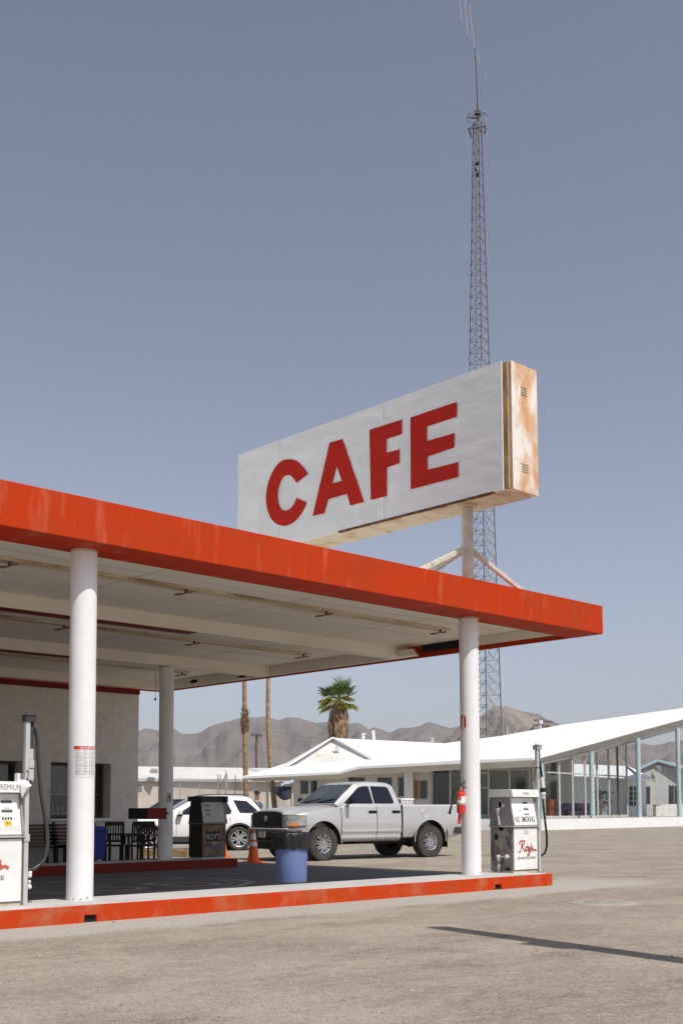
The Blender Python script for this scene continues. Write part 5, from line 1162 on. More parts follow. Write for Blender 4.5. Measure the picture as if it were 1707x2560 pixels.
for P in roof_polys:
    k = len(q.v); n = len(P); q.v += P+[p+dn for p in P]
    if n > 4:
        c_ = len(q.v); tri = [(0, 7, i) for i in ()]
        for t_ in ((0, 6, 7), (0, 5, 6), (0, 1, 5), (1, 4, 5), (1, 2, 4), (2, 3, 4)): q.f += [[k+a for a in t_], [k+n+a for a in reversed(t_)]]
    elif n == 4: q.f += [[k, k+1, k+2], [k, k+2, k+3], [k+n, k+n+2, k+n+1], [k+n, k+n+3, k+n+2]]
    else: q.f += [[k, k+1, k+2], [k+n+2, k+n+1, k+n]]
    for i in range(n): j = (i+1) % n; q.f.append([k+i, k+j, k+n+j, k+n+i])
q.build('roof', M['roofw'], cf, smooth=False)
# gable on the roof
MB().prism([g0_+Vector((0, 0, -.05)), g2_+Vector((0, 0, -.05)), g1_+Vector((0, 0, -.08))], F2*.1).build('gable', M['facia'], cf, smooth=False)
slab('gable_roof', [[g0_-F2*.5+Vector((-.3, 0, .0)), g1_-F2*.5+Vector((0, 0, .06)), gb+Vector((0, 0, .06)), at(690, 1922, 97)], [g1_-F2*.5+Vector((0, 0, .06)), g2_-F2*.5+Vector((.2, 0, .0)), at(1000, 1886, 96), gb+Vector((0, 0, .06))]], M['roofw'], cf, Vector((0, 0, -.14)))
vq = MB()
for k in range(6):
    p0 = at(837.5, 1862+k*3.6, 83.4); p1 = at(847.5, 1862+k*3.6, 83.4); vq.obox(p0, p1, .05, .05)
vq.build('gable_vent', M['galv'], cf)
# fascias
def wallstrip(name, m, tops, bots, th, inset=None):
    q = MB()
    for i in range(len(tops)-1):
        P = [tops[i], tops[i+1], bots[i+1], bots[i]]; q.add(P+[p+th for p in P], [(0, 1, 2, 3), (7, 6, 5, 4), (0, 4, 5, 1), (1, 5, 6, 2), (2, 6, 7, 3), (3, 7, 4, 0)])
    return q.build(name, m, cf, smooth=False)
z_ = Vector((0, 0, -.003))
lo = [at(634, 1953, 81), at(849, 1947, 78.2), at(892, 1938, 77.7), at(1150, 1924, 75), at(1330, 1917.5, 72.6)]
up_ = [L0+z_+F2*.05, L1+z_+F2*.05, L2+z_+F2*.05, at(1150, 1900.5, 74)+F2*.1, E0+z_+F2*.05]
wallstrip('fascia', M['facia'], up_, lo, F2*.25)
rt = [E0+F2*.05, at(1448, 1864.5, 76)+F2*.05, at(1576, 1827.8, 80.8)+F2*.05, ER+F2*.05, ER2+F2*.05]
rl = [at(1331, 1912, 72.9), at(1448, 1886, 77), at(1576, 1850, 82), at(1707, 1813, 87.5), at(1960, 1744, 98)]
wallstrip('fascia', M['facia_shade'], rt, rl, F2*.2)
rl2 = [at(1331, 1918, 72.9), at(1363, 1910, 74), at(1471.6, 1886.5, 77.8), at(1568.5, 1857.5, 82), at(1707, 1820.5, 87.6), at(1960, 1752, 98)]
rl1 = [at(1331, 1912.2, 72.85), at(1363, 1905, 73.9), at(1471.6, 1879.8, 77.7), at(1568.5, 1852, 81.8), at(1707, 1813, 87.4), at(1960, 1744, 97.9)]
wallstrip('edge_beam', M['facia'], rl1, rl2, F2*.3)
# soffits
q = MB(); q.add(lo+[at(1330, 1905, 81), at(1150, 1910, 81), at(892, 1925, 88), at(634, 1940, 88)], [(0, 1, 2, 7, 8), (2, 3, 6, 7), (3, 4, 5, 6)])
q.add([rl2[0], rl2[2], rl2[4], rl2[5], at(1960, 1748, 101), at(1707, 1812, 92), at(1450, 1868, 86), at(1331, 1905, 82)], [(0, 1, 6, 7), (1, 2, 5, 6), (2, 3, 4, 5)]); q.build('soffit', M['beamw'], cf, smooth=False)
# platform
pf_ = [ground(1090, 73.5), ground(1353, 70.9), ground(1480, 75.3), ground(1597, 80.4), ground(1707, 85.3), ground(1900, 95)]
pb2 = [ground(1900, 118), ground(1090, 98)]
q = MB(); q.prism([p for p in pf_]+pb2, (0, 0, .68)); q.build('platform', M['white'], cf, smooth=False)
q = MB(); q.prism([p+Vector((0, 0, .685))+F2*.35 for p in pf_]+[p+Vector((0, 0, .685)) for p in pb2], (0, 0, .012)); q.build('porch_floor', M['floor'], cf, smooth=False)
# walls of the left wing
def wpt(u): return 80.6-(u-600)/730*6.8
def wseg(u0, u1, v0, v1, name, m, off=0, th=.2):
    D0, D1 = wpt(u0)+1.2+off, wpt(u1)+1.2+off
    P = [at(u0, v0, D0), at(u1, v0, D1)]
    if v1 is None: Q = [Vector((P[1].x, P[1].y, 0)), Vector((P[0].x, P[0].y, 0))]
    else: Q = [at(u1, v1, D1), at(u0, v1, D0)]
    q = MB(); A = P+Q; q.add(A+[p+F2*th for p in A], [(0, 1, 2, 3), (7, 6, 5, 4), (0, 4, 5, 1), (1, 5, 6, 2), (2, 6, 7, 3), (3, 7, 4, 0)])
    return q.build(name, m, cf, smooth=False)
wseg(733, 1079, 1930, None, 'wall', M['wallw'])
for (u0, u1, v0, v1) in ((752, 771, 1953, 1984), (776, 792, 1953, 1984), (871, 912, 1944, 1990), (943, 979, 1944, 1990)):
    w = wseg(u0-2, u1+2, v0-1.5, v1+1.5, 'window', M['frame'], -.03, .02); o = wseg(u0, u1, v0, v1, 'pane', M['winglass'], -.05, .015); o.parent = w
w = wseg(992, 1010, 1941, 1993, 'door', M['frame'], -.05, .03); o = wseg(995.5, 1008, 1944, 1990, 'pane', M['winglass'], -.08, .02); o.parent = w
wseg(1010, 1032, 1924, 2010, 'pier', M['white'], -.5, .3)
w = wseg(1034, 1069, 1950, 1998, 'window', M['frame'], -.03, .02); o = wseg(1036, 1046, 1952, 1996, 'orange_panel', M['orangedoor'], -.05, .015); o.parent = w; o = wseg(1049, 1067, 1952, 1996, 'pane', M['winglass'], -.05, .015); o.parent = w
wseg(733, 750, 1930, None, 'corner_post', M['wallw'], -.1, .1)
# glazed front left of the corner
wseg(1079, 1330, 2044, None, 'base_wall', M['facia'], 0, .3)
mul = [1079, 1125, 1153, 1199, 1221, 1273, 1323]
for u in mul: wseg(u-2.2, u+2.6, 1921, 2044, 'mullion', M['frame'], -.12, .16)
for a, b_ in zip(mul[:-1], mul[1:]):
    wseg(a+2.8, b_-2.4, 1925, 2043, 'pane', M['winglass'] if b_ < 1130 else M['clear'], 0, .03)
wseg(1082, 1322, 1921, 1926, 'head_rail', M['frame'], -.10, .14); wseg(1155, 1219, 1930, 1934, 'transom', M['frame'], -.10, .14); wseg(1202, 1219, 2036, 2044, 'door_rail', M['bluetrim'], -.10, .14); wseg(1202, 1219, 1968, 1971, 'transom', M['frame'], -.10, .14)
# lobby glass on the right: front run then side run
gl = [(1332, 73.8), (1358, 74.3), (1396, 75.2), (1429, 76.2), (1460, 77.6), (1490, 80.0), (1519, 82.6), (1541, 85.0), (1563.5, 88.0)]
def top_v(u):
    pts_ = [(1331, 1918), (1363, 1910), (1471.6, 1886.5), (1568.5, 1857.5), (1707, 1820.5)]
    for (a, va), (b_, vb) in zip(pts_[:-1], pts_[1:]):
        if a <= u <= b_: return va+(vb-va)*(u-a)/(b_-a)
for i, (u, D) in enumerate(gl):
    tp = at(u, top_v(max(u, 1332))-4, D); bt = Vector((tp.x, tp.y, .697))
    m_ = M['dkframe'] if i in (7,) else M['frame']
    MB().obox(bt, tp, .13, .16, F2).build('mullion', m_, cf)
    if i < len(gl)-1:
        u2, D2_ = gl[i+1]; t2 = at(u2, top_v(u2)-4, D2_); b2 = Vector((t2.x, t2.y, .697)); e = (t2-tp); e.z = 0; e.normalize(); e *= .07
        q = MB(); q.add([bt+e, b2-e, t2-e, tp+e], [(0, 1, 2, 3)]); q.build('pane', M['clear'], cf, smooth=False)
        tr0 = at(u, 1929+(u-1340)*.055, D); tr1 = at(u2, 1929+(u2-1340)*.055, D2_); MB().obox(tr0, tr1, .06, .09).build('transom', M['frame'], cf)
        MB().obox(bt+Vector((0, 0, .08)), b2+Vector((0, 0, .08)), .08, .16).build('base_rail', M['frame'], cf)
for u, D in ((1354, 71.6), (1480, 75.9), (1597, 81.0), (1697, 86)):
    g = ground(u, D, .68); tv = {1354: 1913, 1480: 1883, 1597: 1849, 1697: 1824}[u]; tp = at(u, tv-3, D+.6)
    MB().cyl((g.x, g.y, .68), (g.x, g.y, tp.z), .165, n=20).build('porch_post', M['bluepost'], cf)
for u, D in ((668, 81), (774, 79.5)):
    g = ground(u, D, 0); MB().cyl((g.x, g.y, 0), (g.x, g.y, at(u, 1950, D).z), .09, n=14).build('porch_post', M['bluepost'], cf)
# interior of the lobby
q = MB(); ib = [ground(1060, 83.5), ground(1225, 82), ground(1345, 80.5), ground(1436, 82.5)]
for a, b_ in zip(ib[:-1], ib[1:]): q.add([a, b_, b_+Vector((0, 0, 6)), a+Vector((0, 0, 6))], [(0, 1, 2, 3)])
q.build('inner_wall', M['wallw'], cf, smooth=False)
q = MB(); 
for u0, u1, v0, v1, D in ((1376, 1390, 1905, 1938, 80.5), (1290, 1312, 1945, 1990, 80.8), (1375, 1391, 1950, 2030, 80.5)): P = [at(u0, v0, D), at(u1, v0, D), at(u1, v1, D), at(u0, v1, D)]; q.prism(P, F2*.05)
q.build('inner_door', M['dkgrey'], cf, smooth=False)
def sofa(u, D, label):
    p = ground(u, D, .7); t = thing('lobby_sofa', label, 'sofa', p, atan2(-F2.y, -F2.x)-pi/2, 'purple sofas inside the lobby')
    MB().box(-1, 1, -.4, .4, .12, .45).build('seat', M['purple'], t, world=False, bevel=.05); MB().box(-1, 1, -.45, -.25, .45, 1.0).build('backrest', M['purple'], t, world=False, bevel=.05)
    for s in (-1, 1): MB().box(s*1.0-.1, s*1.0+.1, -.42, .4, .12, .65).build('armrest', M['purple'], t, world=False, bevel=.04)
    return t
sofa(1415, 78, 'dark purple sofa behind the lobby glass beside the red planter'); sofa(1446, 79.5, 'dark purple sofa behind the lobby glass near the glass corner')
p = ground(1375, 77.5, .7); t = thing('tall_planter', 'tall red tapered planter with thin plant inside the lobby', 'planter', p)
MB().lathe([(0, 0), (.2, 0), (.36, 1.25), (.33, 1.25), (.30, 1.1), (0, 1.1)], n=20).build('pot', M['potred'], t, world=False)
random.seed(4); q = MB()
for k in range(60):
    a = random.random()*6.28; r = random.uniform(.1, .6); h = random.uniform(.1, 1.0); c = Vector((r*cos(a), r*sin(a), 1.2+h)); d = Vector((cos(a), sin(a), random.uniform(-.5, .8)))*.16; n_ = d.cross(Vector((0, 0, 1))).normalized()*.04
    q.add([c-d, c+n_, c+d, c-n_], [(0, 1, 2, 3)])
for k in range(6): a = k*1.05; q.tube([(0, 0, 1.1), (.2*cos(a), .2*sin(a), 1.6), (.45*cos(a), .45*sin(a), 1.95)], .012, 5)
q.build('foliage', M['leaf'], t, world=False, smooth=False)
p = ground(1506, 84, .7); t = thing('flower_stand', 'white stand with mixed flowers behind the lobby glass', 'plant', p)
MB().lathe([(0, 0), (.3, 0), (.25, .5), (.32, .85), (0, .85)], n=16).build('stand', M['white'], t, world=False)
q = MB(); qy = MB()
for k in range(160):
    a = random.random()*6.28; r = .75*sqrt(random.random()); h = random.uniform(.7, 1.9); c = Vector((r*cos(a), r*sin(a), h)); d = Vector((cos(a*3), sin(a*3), random.uniform(-.5, .8)))*.14; n_ = d.cross(Vector((.3, 0, 1))).normalized()*.07
    (qy if k % 9 == 0 else q).add([c-d, c+n_, c+d, c-n_], [(0, 1, 2, 3)])
q.build('foliage', M['navy'], t, world=False, smooth=False); qy.build('flowers', M['yellow'], t, world=False, smooth=False)
# roof vents
for (u, v0, v1, D, w, cap) in ((908, 1851, 1833, 91, .22, 1), (935, 1850, 1826, 92, .26, 0), (1079, 1858, 1845, 90, .24, 1), (1267.6, 1840, 1816, 92, .09, 0), (1349.7, 1826, 1807, 94, .22, 2)):
    a, b_ = at(u, v0+6, D), at(u-(3 if u == 935 else 0), v1, D)
    q = MB(); q.cyl(a, b_, w/2, n=12)
    if cap == 1: d = (b_-a); q.cyl(a+d*.5, a+d*.6, w*.75, n=12); q.cyl(a+d*.85, a+d*1.0, w*.75, n=12)
    if cap == 2: d = (b_-a); q.cyl(b_-d*.1, b_+d*.25, w*.95, n=12)
    q.build('roof_vent', M['white'], cf)
# ------------------------------------------------------------------ guest cottages
def poly(pts, D): return [at(u, v, D) for u, v in pts]
def down(P): return [Vector((p.x, p.y, 0)) for p in reversed(P)]
ctb = thing('guest_cottage', 'guest cottage, its wall shade painted grey, with blue gable trim right of the lobby', 'cottage', ground(1660, 103), group='small guest cottages')
G = [at(1599, 1922, 102), at(1637.6, 1903, 103), at(1700, 1920, 104)]; gx = G[2]; rr_ = ground(1760, 106)
MB().prism([G[0], G[1], G[2]]+[Vector((gx.x, gx.y, 0)), Vector((G[0].x, G[0].y, 0))], F2*.3).build('wall', M['stucco_shade'], ctb, smooth=False)
off = F2*9+r0*4; q = MB(); e_ = -F2*.6; a, b_, c = G[0]+Vector((0, 0, .15))-r0*.5+e_+Vector((0, 0, -.15)), G[1]+Vector((0, 0, .15))+e_, G[2]+r0*1.2+Vector((0, 0, -.2))+e_
q.add([a, b_, b_+off, a+off], [(0, 1, 2, 3)]); q.add([b_, c, c+off, b_+off], [(0, 1, 2, 3)]); q.build('roof', M['roofw'], ctb, smooth=False)
for p0, p1 in ((a, b_), (b_, c)): MB().obox(p0+Vector((0, 0, -.1)), p1+Vector((0, 0, -.1)), .08, .22).build('barge_board', M['bluetrim'], ctb)
def cw(u0, u1, v0, v1, D, fm, pm, t, grid=None):
    w = MB(); w.prism(poly([(u0-1, v0-1), (u1+1, v0-1), (u1+1, v1+1), (u0-1, v1+1)], D), F2*.03); wo = w.build('window', fm, t, smooth=False)
    MB().prism(poly([(u0, v0), (u1, v0), (u1, v1), (u0, v1)], D-.04), F2*.02).build('pane', pm, wo, smooth=False)
    if grid:
        q = MB()
        for k in range(1, grid[0]): uu = u0+(u1-u0)*k/grid[0]; q.obox(at(uu, v0, D-.06), at(uu, v1, D-.06), .06, .03)
        for k in range(1, grid[1]): vv = v0+(v1-v0)*k/grid[1]; q.obox(at(u0, vv, D-.06), at(u1, vv, D-.06), .06, .03)
        q.build('glazing_bar', fm, wo)
    return wo
cw(1671, 1696, 1964, 2009, 101.9, M['frame'], M['winglass'], ctb, (2, 1)); cw(1614, 1624, 1966, 2010, 101.3, M['frame'], M['winglass'], ctb)
cw(1639, 1649, 1915, 1928, 102.2, M['galv'], M['galv'], ctb, (1, 4))
cta = thing('guest_cottage', 'white guest cottage with glazed door seen through and beside the lobby glass', 'cottage', ground(1540, 97), group='small guest cottages')
P = [at(1420, 1940, 99), at(1569, 1944, 94), at(1613, 1944, 95)]
q = MB()
for a, b_ in zip(P[:-1], P[1:]): A = [a, b_]+down([a, b_]); q.prism(A, F2*.3)
q.build('wall', M['white'], cta, smooth=False)
g = [at(1541, 1943, 93.6), at(1570, 1918, 94.2), at(1633, 1948, 95)]
q = MB(); q.add([at(1390, 1938, 99), at(1590, 1947, 92.8), at(1567, 1915, 97), at(1390, 1908, 104)], [(0, 1, 2, 3)]); q.add([at(1590, 1947, 92.8), at(1634, 1948, 93.6), at(1567, 1914, 97.05)], [(0, 1, 2)])
sr = q.build('roof', M['roofw'], cta, smooth=False); md = sr.modifiers.new('thick', 'SOLIDIFY'); md.thickness = .15; md.offset = -1
MB().obox(at(1568, 1918, 94), at(1592, 1938, 93), .1, .2).build('barge_board', M['bluetrim'], cta)
MB().prism(poly([(1570, 1963), (1593, 1963), (1593, 2044), (1570, 2044)], 93.4), F2*.03).build('door', M['white'], cta, smooth=False)
cw(1573, 1590, 1966, 2014, 93.2, M['white'], M['winglass'], cta, (2, 4))
MB().prism(poly([(1494, 1975), (1501, 1975), (1501, 2000), (1494, 2000)], 95.2), F2*.03).build('window', M['winglass'], cta, smooth=False)
# block planter wall on the right
a, b_ = ground(1635, 92), ground(1760, 97)
t = thing('block_wall', 'low white block planter wall in front of the blue trimmed cottage', 'wall', (a+b_)/2)
q = MB(); q.obox(a+Vector((0, 0, .68+.25)), b_+Vector((0, 0, .68+.25)), .3, 1.9-.5); q.build('blocks', M['block'], t, bevel=.02); q = MB(); q.obox(a+Vector((0, 0, .7+.93)), b_+Vector((0, 0, .7+.93)), .36, .08)
q = None
# ------------------------------------------------------------------ far motel row
mr = thing('motel_row', 'long low tan motel row with orange doors and pale roof behind the palms', 'building', ground(470, 118))
D0, D1 = 112, 124
A0_, A1_ = at(330, 1952, D0), at(760, 1954, D1)
q = MB(); P = [A0_, A1_]+down([A0_, A1_]); q.prism(P, F2*.3); q.build('wall', M['tan'], mr, smooth=False)
q = MB(); q.add([at(300, 1953, D0-1), at(760, 1955, D1-1), at(760, 1928, D1+7), at(300, 1922.5, D0+7)], [(0, 1, 2, 3)]); ro = q.build('roof', M['oldroof'], mr, smooth=False); md = ro.modifiers.new('thick', 'SOLIDIFY'); md.thickness = .3; md.offset = -1
def mw(u0, u1, v0, v1, name, m):
    f = lambda u: D0+(D1-D0)*(u-330)/430-.06
    MB().prism([at(u0, v0, f(u0)), at(u1, v0, f(u1)), at(u1, v1, f(u1)), at(u0, v1, f(u0))], F2*.05).build(name, m, mr, smooth=False)
for u0, u1 in ((389, 395), (505, 518), (534, 543), (641, 650)): mw(u0, u1, 1963, 2010, 'door', M['orangedoor'])
for u0, u1 in ((340, 355), (433, 438), (468, 490), (570, 582), (606, 613)): mw(u0, u1, 1962, 1980, 'window', M['inkg'])
sk = MB(); sk.prism([at(375, 1933, D0), at(395, 1933, D0), at(395, 1930, D0+1), at(380, 1928, D0+1)], Vector((0, 0, .3))); sk.build('roof_hatch', M['galv'], mr, smooth=False)
# chain link fence with gate posts
fn = thing('chain_link_fence', 'grey chain link fence with tall posts in front of the motel row', 'fence', ground(560, 96))
for u, vt, w in ((545, 1936, .10), (551, 1936, .10), (563.5, 1936, .08), (567, 1934, .09), (588, 1938, .07), (638, 1955, .07), (500, 1953, .07), (450, 1953, .07)):
    g = ground(u, 96); MB().cyl(g, (g.x, g.y, at(u, vt, 96).z), w/2, n=8).build('post', M['galv'], fn)
q = MB(); q.tube([at(440, 1952, 96), at(545, 1950, 96), at(640, 1949, 96)], .03, 6); q.build('top_rail', M['galv'], fn)
q = MB()
for k in range(70):
    u = 440+k*2.9; 
    for s in (-1, 1): q.obox(at(u, 1951, 96), at(u+s*14, 2012, 96), .012, .012)
q.build('mesh', M['galv'], fn, smooth=False)
MB().tube([at(551, 1962, 96), at(560, 1950, 95.5), at(566, 1930, 95), at(560, 1926, 95)], .035, 6).build('barbed_arm', M['galv'], fn)
# ------------------------------------------------------------------ palms
def frond(q, c, a, el, L, wd, ns=13, droop=.35, rs=0):
    d0 = Vector((cos(a)*cos(el), sin(a)*cos(el), sin(el))); hub = c+d0*L*.5
    sd_ = d0.cross(Vector((0, 0, 1))).normalized(); un = sd_.cross(d0)
    q.tube([c, c+d0*L*.25+Vector((0, 0, .02)), hub], [.025, .02, .014], 5)
    for k in range(ns):
        t_ = (k/(ns-1)-.5)*2; ang = t_*1.45+random.uniform(-.06, .06); l = L*.62*(1-.28*abs(t_))*random.uniform(.85, 1.08)
        d = (d0*cos(ang)+sd_*sin(ang)+un*.12*cos(ang)).normalized(); dn_ = Vector((0, 0, -1))
        m1 = hub+d*l*.55+dn_*l*droop*.12; tip = hub+d*l+dn_*l*droop*(.5+.5*random.random())
        n_ = d.cross(un).normalized()*wd
        q.add([hub, m1+n_, tip, m1-n_], [(0, 1, 2), (0, 2, 3)])
def palm(base, top, rad, label, skirt=None, bump=None, bend=(0, 0), crown=1.0, seed=1):
    random.seed(seed); t = thing('fan_palm', label, 'palm tree', base, 0, 'desert fan palms')
    N = 46; path = []; R_ = []
    for i in range(N+1):
        f = i/N; p = Vector(base).lerp(Vector(top), f)+Vector((bend[0]*sin(pi*f), bend[1]*sin(pi*f), 0))
        path.append(p); R_.append((rad*(1.18-.42*f))*(1+.05*((i % 2)-.5)+.06*noise.noise(Vector((i*.7, seed, 0)))))
    MB().tube(path, R_, 14).build('trunk', M['trunk'], t, sharp=180)
    c = path[-1]
    q, qy, qd = MB(), MB(), MB()
    for k in range(int(24*crown)):
        a = random.random()*2*pi; el = random.uniform(.2, 1.5); frond(q, c+Vector((0, 0, .1)), a, el, random.uniform(1.6, 2.45), .045, 14, .2)
    for k in range(int(19*crown)):
        a = random.random()*2*pi; el = random.uniform(-.55, .35); frond(qy, c+Vector((0, 0, -.05)), a, el, random.uniform(1.4, 2.15), .045, 12, .6)
    q.build('crown', M['frond'], t, smooth=False); qy.build('lower_fronds', M['frondy'], t, smooth=False)
    if skirt:
        qs = MB(); H, W = skirt
        for k in range(520):
            a = random.random()*2*pi; h0 = random.random()**.8*H*.9; r = W*(.70+.30*sin(pi*min(1, (h0+.2)/H)**.7))*random.uniform(.7, 1.0); L_ = random.uniform(.7, 1.6)
            p = c+Vector((r*.8*cos(a), r*.8*sin(a), -.15-h0)); d = Vector((cos(a)*.16+random.uniform(-.12, .12), sin(a)*.16+random.uniform(-.12, .12), -1)).normalized()
            n_ = Vector((-sin(a), cos(a), random.uniform(-.2, .2)))*random.uniform(.03, .085); o_ = Vector((cos(a), sin(a), 0))*.06
            qs.add([p-n_*.5, p+n_*.5, p+d*L_*.55+n_+o_, p+d*L_+n_*.2, p+d*L_*.6-n_+o_], [(0, 1, 2), (0, 2, 4), (2, 3, 4)])
        qs.build('dead_skirt', M['skirt'], t, smooth=False)
        qc = MB(); qc.lathe([(W*.35, 0), (W*.55, -.6), (W*.62, -H*.5), (W*.5, -H*.95), (rad, -H)], c, 14); qc.build('skirt_core', M['boot'], t)
    if bump:
        qb = MB(); z0, z1, rb__ = bump
        for k in range(150):
            a = random.random()*2*pi; z = random.uniform(z0, z1); f = (z-base[2])/(top[2]-base[2]); pc_ = Vector(base).lerp(Vector(top), f)+Vector((bend[0]*sin(pi*f), bend[1]*sin(pi*f), 0)); o_ = Vector((cos(a), sin(a), 0)); s_ = Vector((-sin(a), cos(a), 0))*.07
            rr2 = rb__*(.75+.35*sin(pi*(z-z0)/(z1-z0))); p = pc_+o_*rad*.8; e2 = pc_+o_*rr2+Vector((0, 0, random.uniform(.12, .4)))
            qb.add([p-s_, p+s_, e2+s_*.5, e2-s_*.5, p-Vector((0, 0, .12))], [(0, 1, 2, 3), (0, 4, 1), (1, 4, 2), (2, 4, 3), (3, 4, 0)])
        qb.build('leaf_boots', M['boot'], t, smooth=False)
    return t
b0_ = ground(616, 95); tp = at(609, 1560, 95); zb0, zb1 = at(612, 1838, 95).z, at(612, 1775, 95).z
palm(b0_, Vector((tp.x, tp.y, tp.z)), .20, 'tall fan palm trunk with a shaggy collar of old leaf bases', bump=(zb0, zb1, .40), crown=.7, seed=3)
b0_ = ground(692, 96); tp = at(679, 1545, 96); bd = (at(670, 1800, 96)-at(685, 1800, 96)); bd = Vector((bd.x, bd.y, 0))
palm(b0_, Vector((tp.x, tp.y, tp.z)), .19, 'tall slim fan palm with slightly curved bare trunk', bend=(bd.x, bd.y), crown=.7, seed=5)
b0_ = ground(848, 104); tp = at(846, 1752, 104)
palm(b0_, Vector((tp.x, tp.y, tp.z)), .25, 'short green fan palm with thick skirt of dead fronds behind the roof', skirt=(3.9, 1.05), crown=1.25, seed=9)
# ------------------------------------------------------------------ utility poles and wires
def upole(u, D, vtop, arms, label, u0=None):
    g = ground(u, D); zt = at(u, vtop, D).z; t = thing('utility_pole', label, 'utility pole', g, 0, 'wooden utility poles'); MB().cyl(g, (g.x, g.y, zt), .17, .12, 12).build('pole', M['brownpole'], t)
    for (ua, va, ub, vb) in arms:
        a, b_ = at(ua, va, D-.2), at(ub, vb, D-.2); MB().obox(a, b_, .14, .16).build('crossarm', M['brownpole'], t)
        q = MB()
        for k in (.06, .22, .40, .60, .78, .94): p = a.lerp(b_, k); q.cyl(p+Vector((0, 0, .07)), p+Vector((0, 0, .3)), .06, .035, 8)
        q.build('insulator', M['dkgrey'], t)
    return t
upole(641, 140, 1836, [(627, 1837.5, 656, 1840)], 'brown wooden utility pole with one crossarm between two palm trunks')
upole(1357, 150, 1796, [(1333, 1801, 1379, 1806), (1333, 1813, 1375, 1817)], 'brown utility pole with two crossarms rising behind the lobby roof')
a, b_ = at(658, 1839, 139.8), at(1333, 1801, 149.8); q = MB()
for dz_ in (0, .5): q.tube([a.lerp(b_, k/14)+Vector((0, 0, .3+dz_-2.6*4*(k/14)*(1-k/14))) for k in range(15)], .012, 4)
tag(q.build('power_line', M['dkgrey']), 'thin power line sagging between the two utility poles', 'wire')
# ------------------------------------------------------------------ lattice tower
tw = thing('lattice_tower', 'tall slender red and grey steel lattice radio tower', 'tower', ground(1212, 100))
DT = 100
z0, z1 = 0, at(1192, 300, DT).z
def legs(z):
    # leg image columns interpolated in height, three legs of a triangular mast
    zz = [at(1200, 1830, DT).z, at(1200, 911, DT).z, at(1195, 300, DT).z]
    us = [(1159, 1216, 1254), (1172.7, 1202.8, 1222), (1182, 1194.5, 1201.5)]
    if z <= zz[1]: f = (z-zz[0])/(zz[1]-zz[0]); U = [a+(b_-a)*f for a, b_ in zip(us[0], us[1])]
    else: f = (z-zz[1])/(zz[2]-zz[1]); U = [a+(b_-a)*f for a, b_ in zip(us[1], us[2])]
    w = (U[2]-U[0])*DT/FPX; out = []
    vz = 2026-(z-CAMZ)/DT*FPX
    for u, k in zip(U, (.32, -.55, .32)): p = at(u, vz, DT+k*w); out.append(Vector((p.x, p.y, z)))
    return out
nP = 62; hs2 = [z0+(z1-z0)*(i/nP) for i in range(nP+1)]
secs = {}
def mt(z):
    v = 2026-(z-CAMZ)/DT*FPX
    return 'greysteel' if v > 1240 else ('greysteel' if 870 < v < 960 else 'redsteel')
for i in range(nP):
    A, B_ = legs(hs2[i]), legs(hs2[i+1]); k = mt((hs2[i]+hs2[i+1])/2); q = secs.setdefault(k, (MB(), MB()))
    w = (A[2]-A[0]).length
    lw_ = .055 if hs2[i] > 38 else .09; bw = .026 if hs2[i] > 38 else .036
    for j in range(3):
        q[0].obox(A[j], B_[j], lw_, lw_)
        n2 = (j+1) % 3
        q[1].obox(A[j], A[n2], bw, bw)
        if hs2[i] > 36: q[1].obox(A[j], B_[n2], bw, bw)
        else: m_ = (A[j]+A[n2])/2; q[1].obox(B_[j], m_, bw, bw); q[1].obox(B_[n2], m_, bw, bw); q[1].obox(A[j], B_[j].lerp(B_[n2], .5), bw*.8, bw*.8)
    mid = (A[0]+A[1]+A[2])/3; m2_ = (B_[0]+B_[1]+B_[2])/3
    if i % 1 == 0: q[1].obox(mid.lerp(A[0], .4), m2_.lerp(B_[0], .4), .03, .03)
for k, (ql, qb_) in secs.items():
    ql.build('leg_section', M[k], tw); qb_.build('bracing', M[k], tw)
top = (legs(z1)[0]+legs(z1)[1]+legs(z1)[2])/3
TD = DT-.3
def tpz(v): return at(1193, v, DT).z
q = MB(); q.tube([at(1193, 300, DT), at(1192.5, 245, DT), at(1190, 180, DT), at(1186, 120, DT)], [.06, .05, .045, .03], 8); q.build('mast', M['darksteel'], tw)
q = MB(); q.obox(at(1186, 283, TD), at(1200, 282, TD), .4, .3)
for (ua, va, ub, vb) in ((1169, 293, 1192, 296), (1192, 296, 1211, 284), (1171, 322, 1188, 311), (1171, 322, 1193, 320), (1193, 320, 1211, 314), (1171, 322, 1179, 345), (1211, 314, 1214, 325), (1214, 325, 1210, 334)): q.obox(at(ua, va, TD), at(ub, vb, TD+.4), .09, .09)
q.build('antenna_bracket', M['darksteel'], tw)
q = MB(); 
for (uc, vc, ru, rv) in ((1176, 296, 8, 12), (1207, 294, 9, 13), (1206, 323, 6, 7)):
    q.tube([at(uc+ru*cos(k*pi/8+1.2), vc+rv*sin(k*pi/8+1.2), TD) for k in range(13)], .022, 6)
q.build('antenna_loop', M['darksteel'], tw)
q = MB(); q.obox(at(1187, 409, TD), at(1198, 409, TD), .35, .2); q.obox(at(1189, 437, TD), at(1198, 437, TD), .4, .22); q.obox(at(1187, 420, TD), at(1190, 428, TD), .2, .16); q.build('junction_box', M['black'], tw, bevel=.03)
q = MB()
for P in ([(1186, 120), (1180, 80), (1173, 14), (1180, 8)], [(1169, 82), (1164, 40), (1160, -20)], [(1154, 52), (1150, 20), (1147, -20)], [(1191, 130), (1199, 158)], [(1213, 183), (1215, 198)]):
    q.tube([at(u, v, DT) for u, v in P], .035, 6)
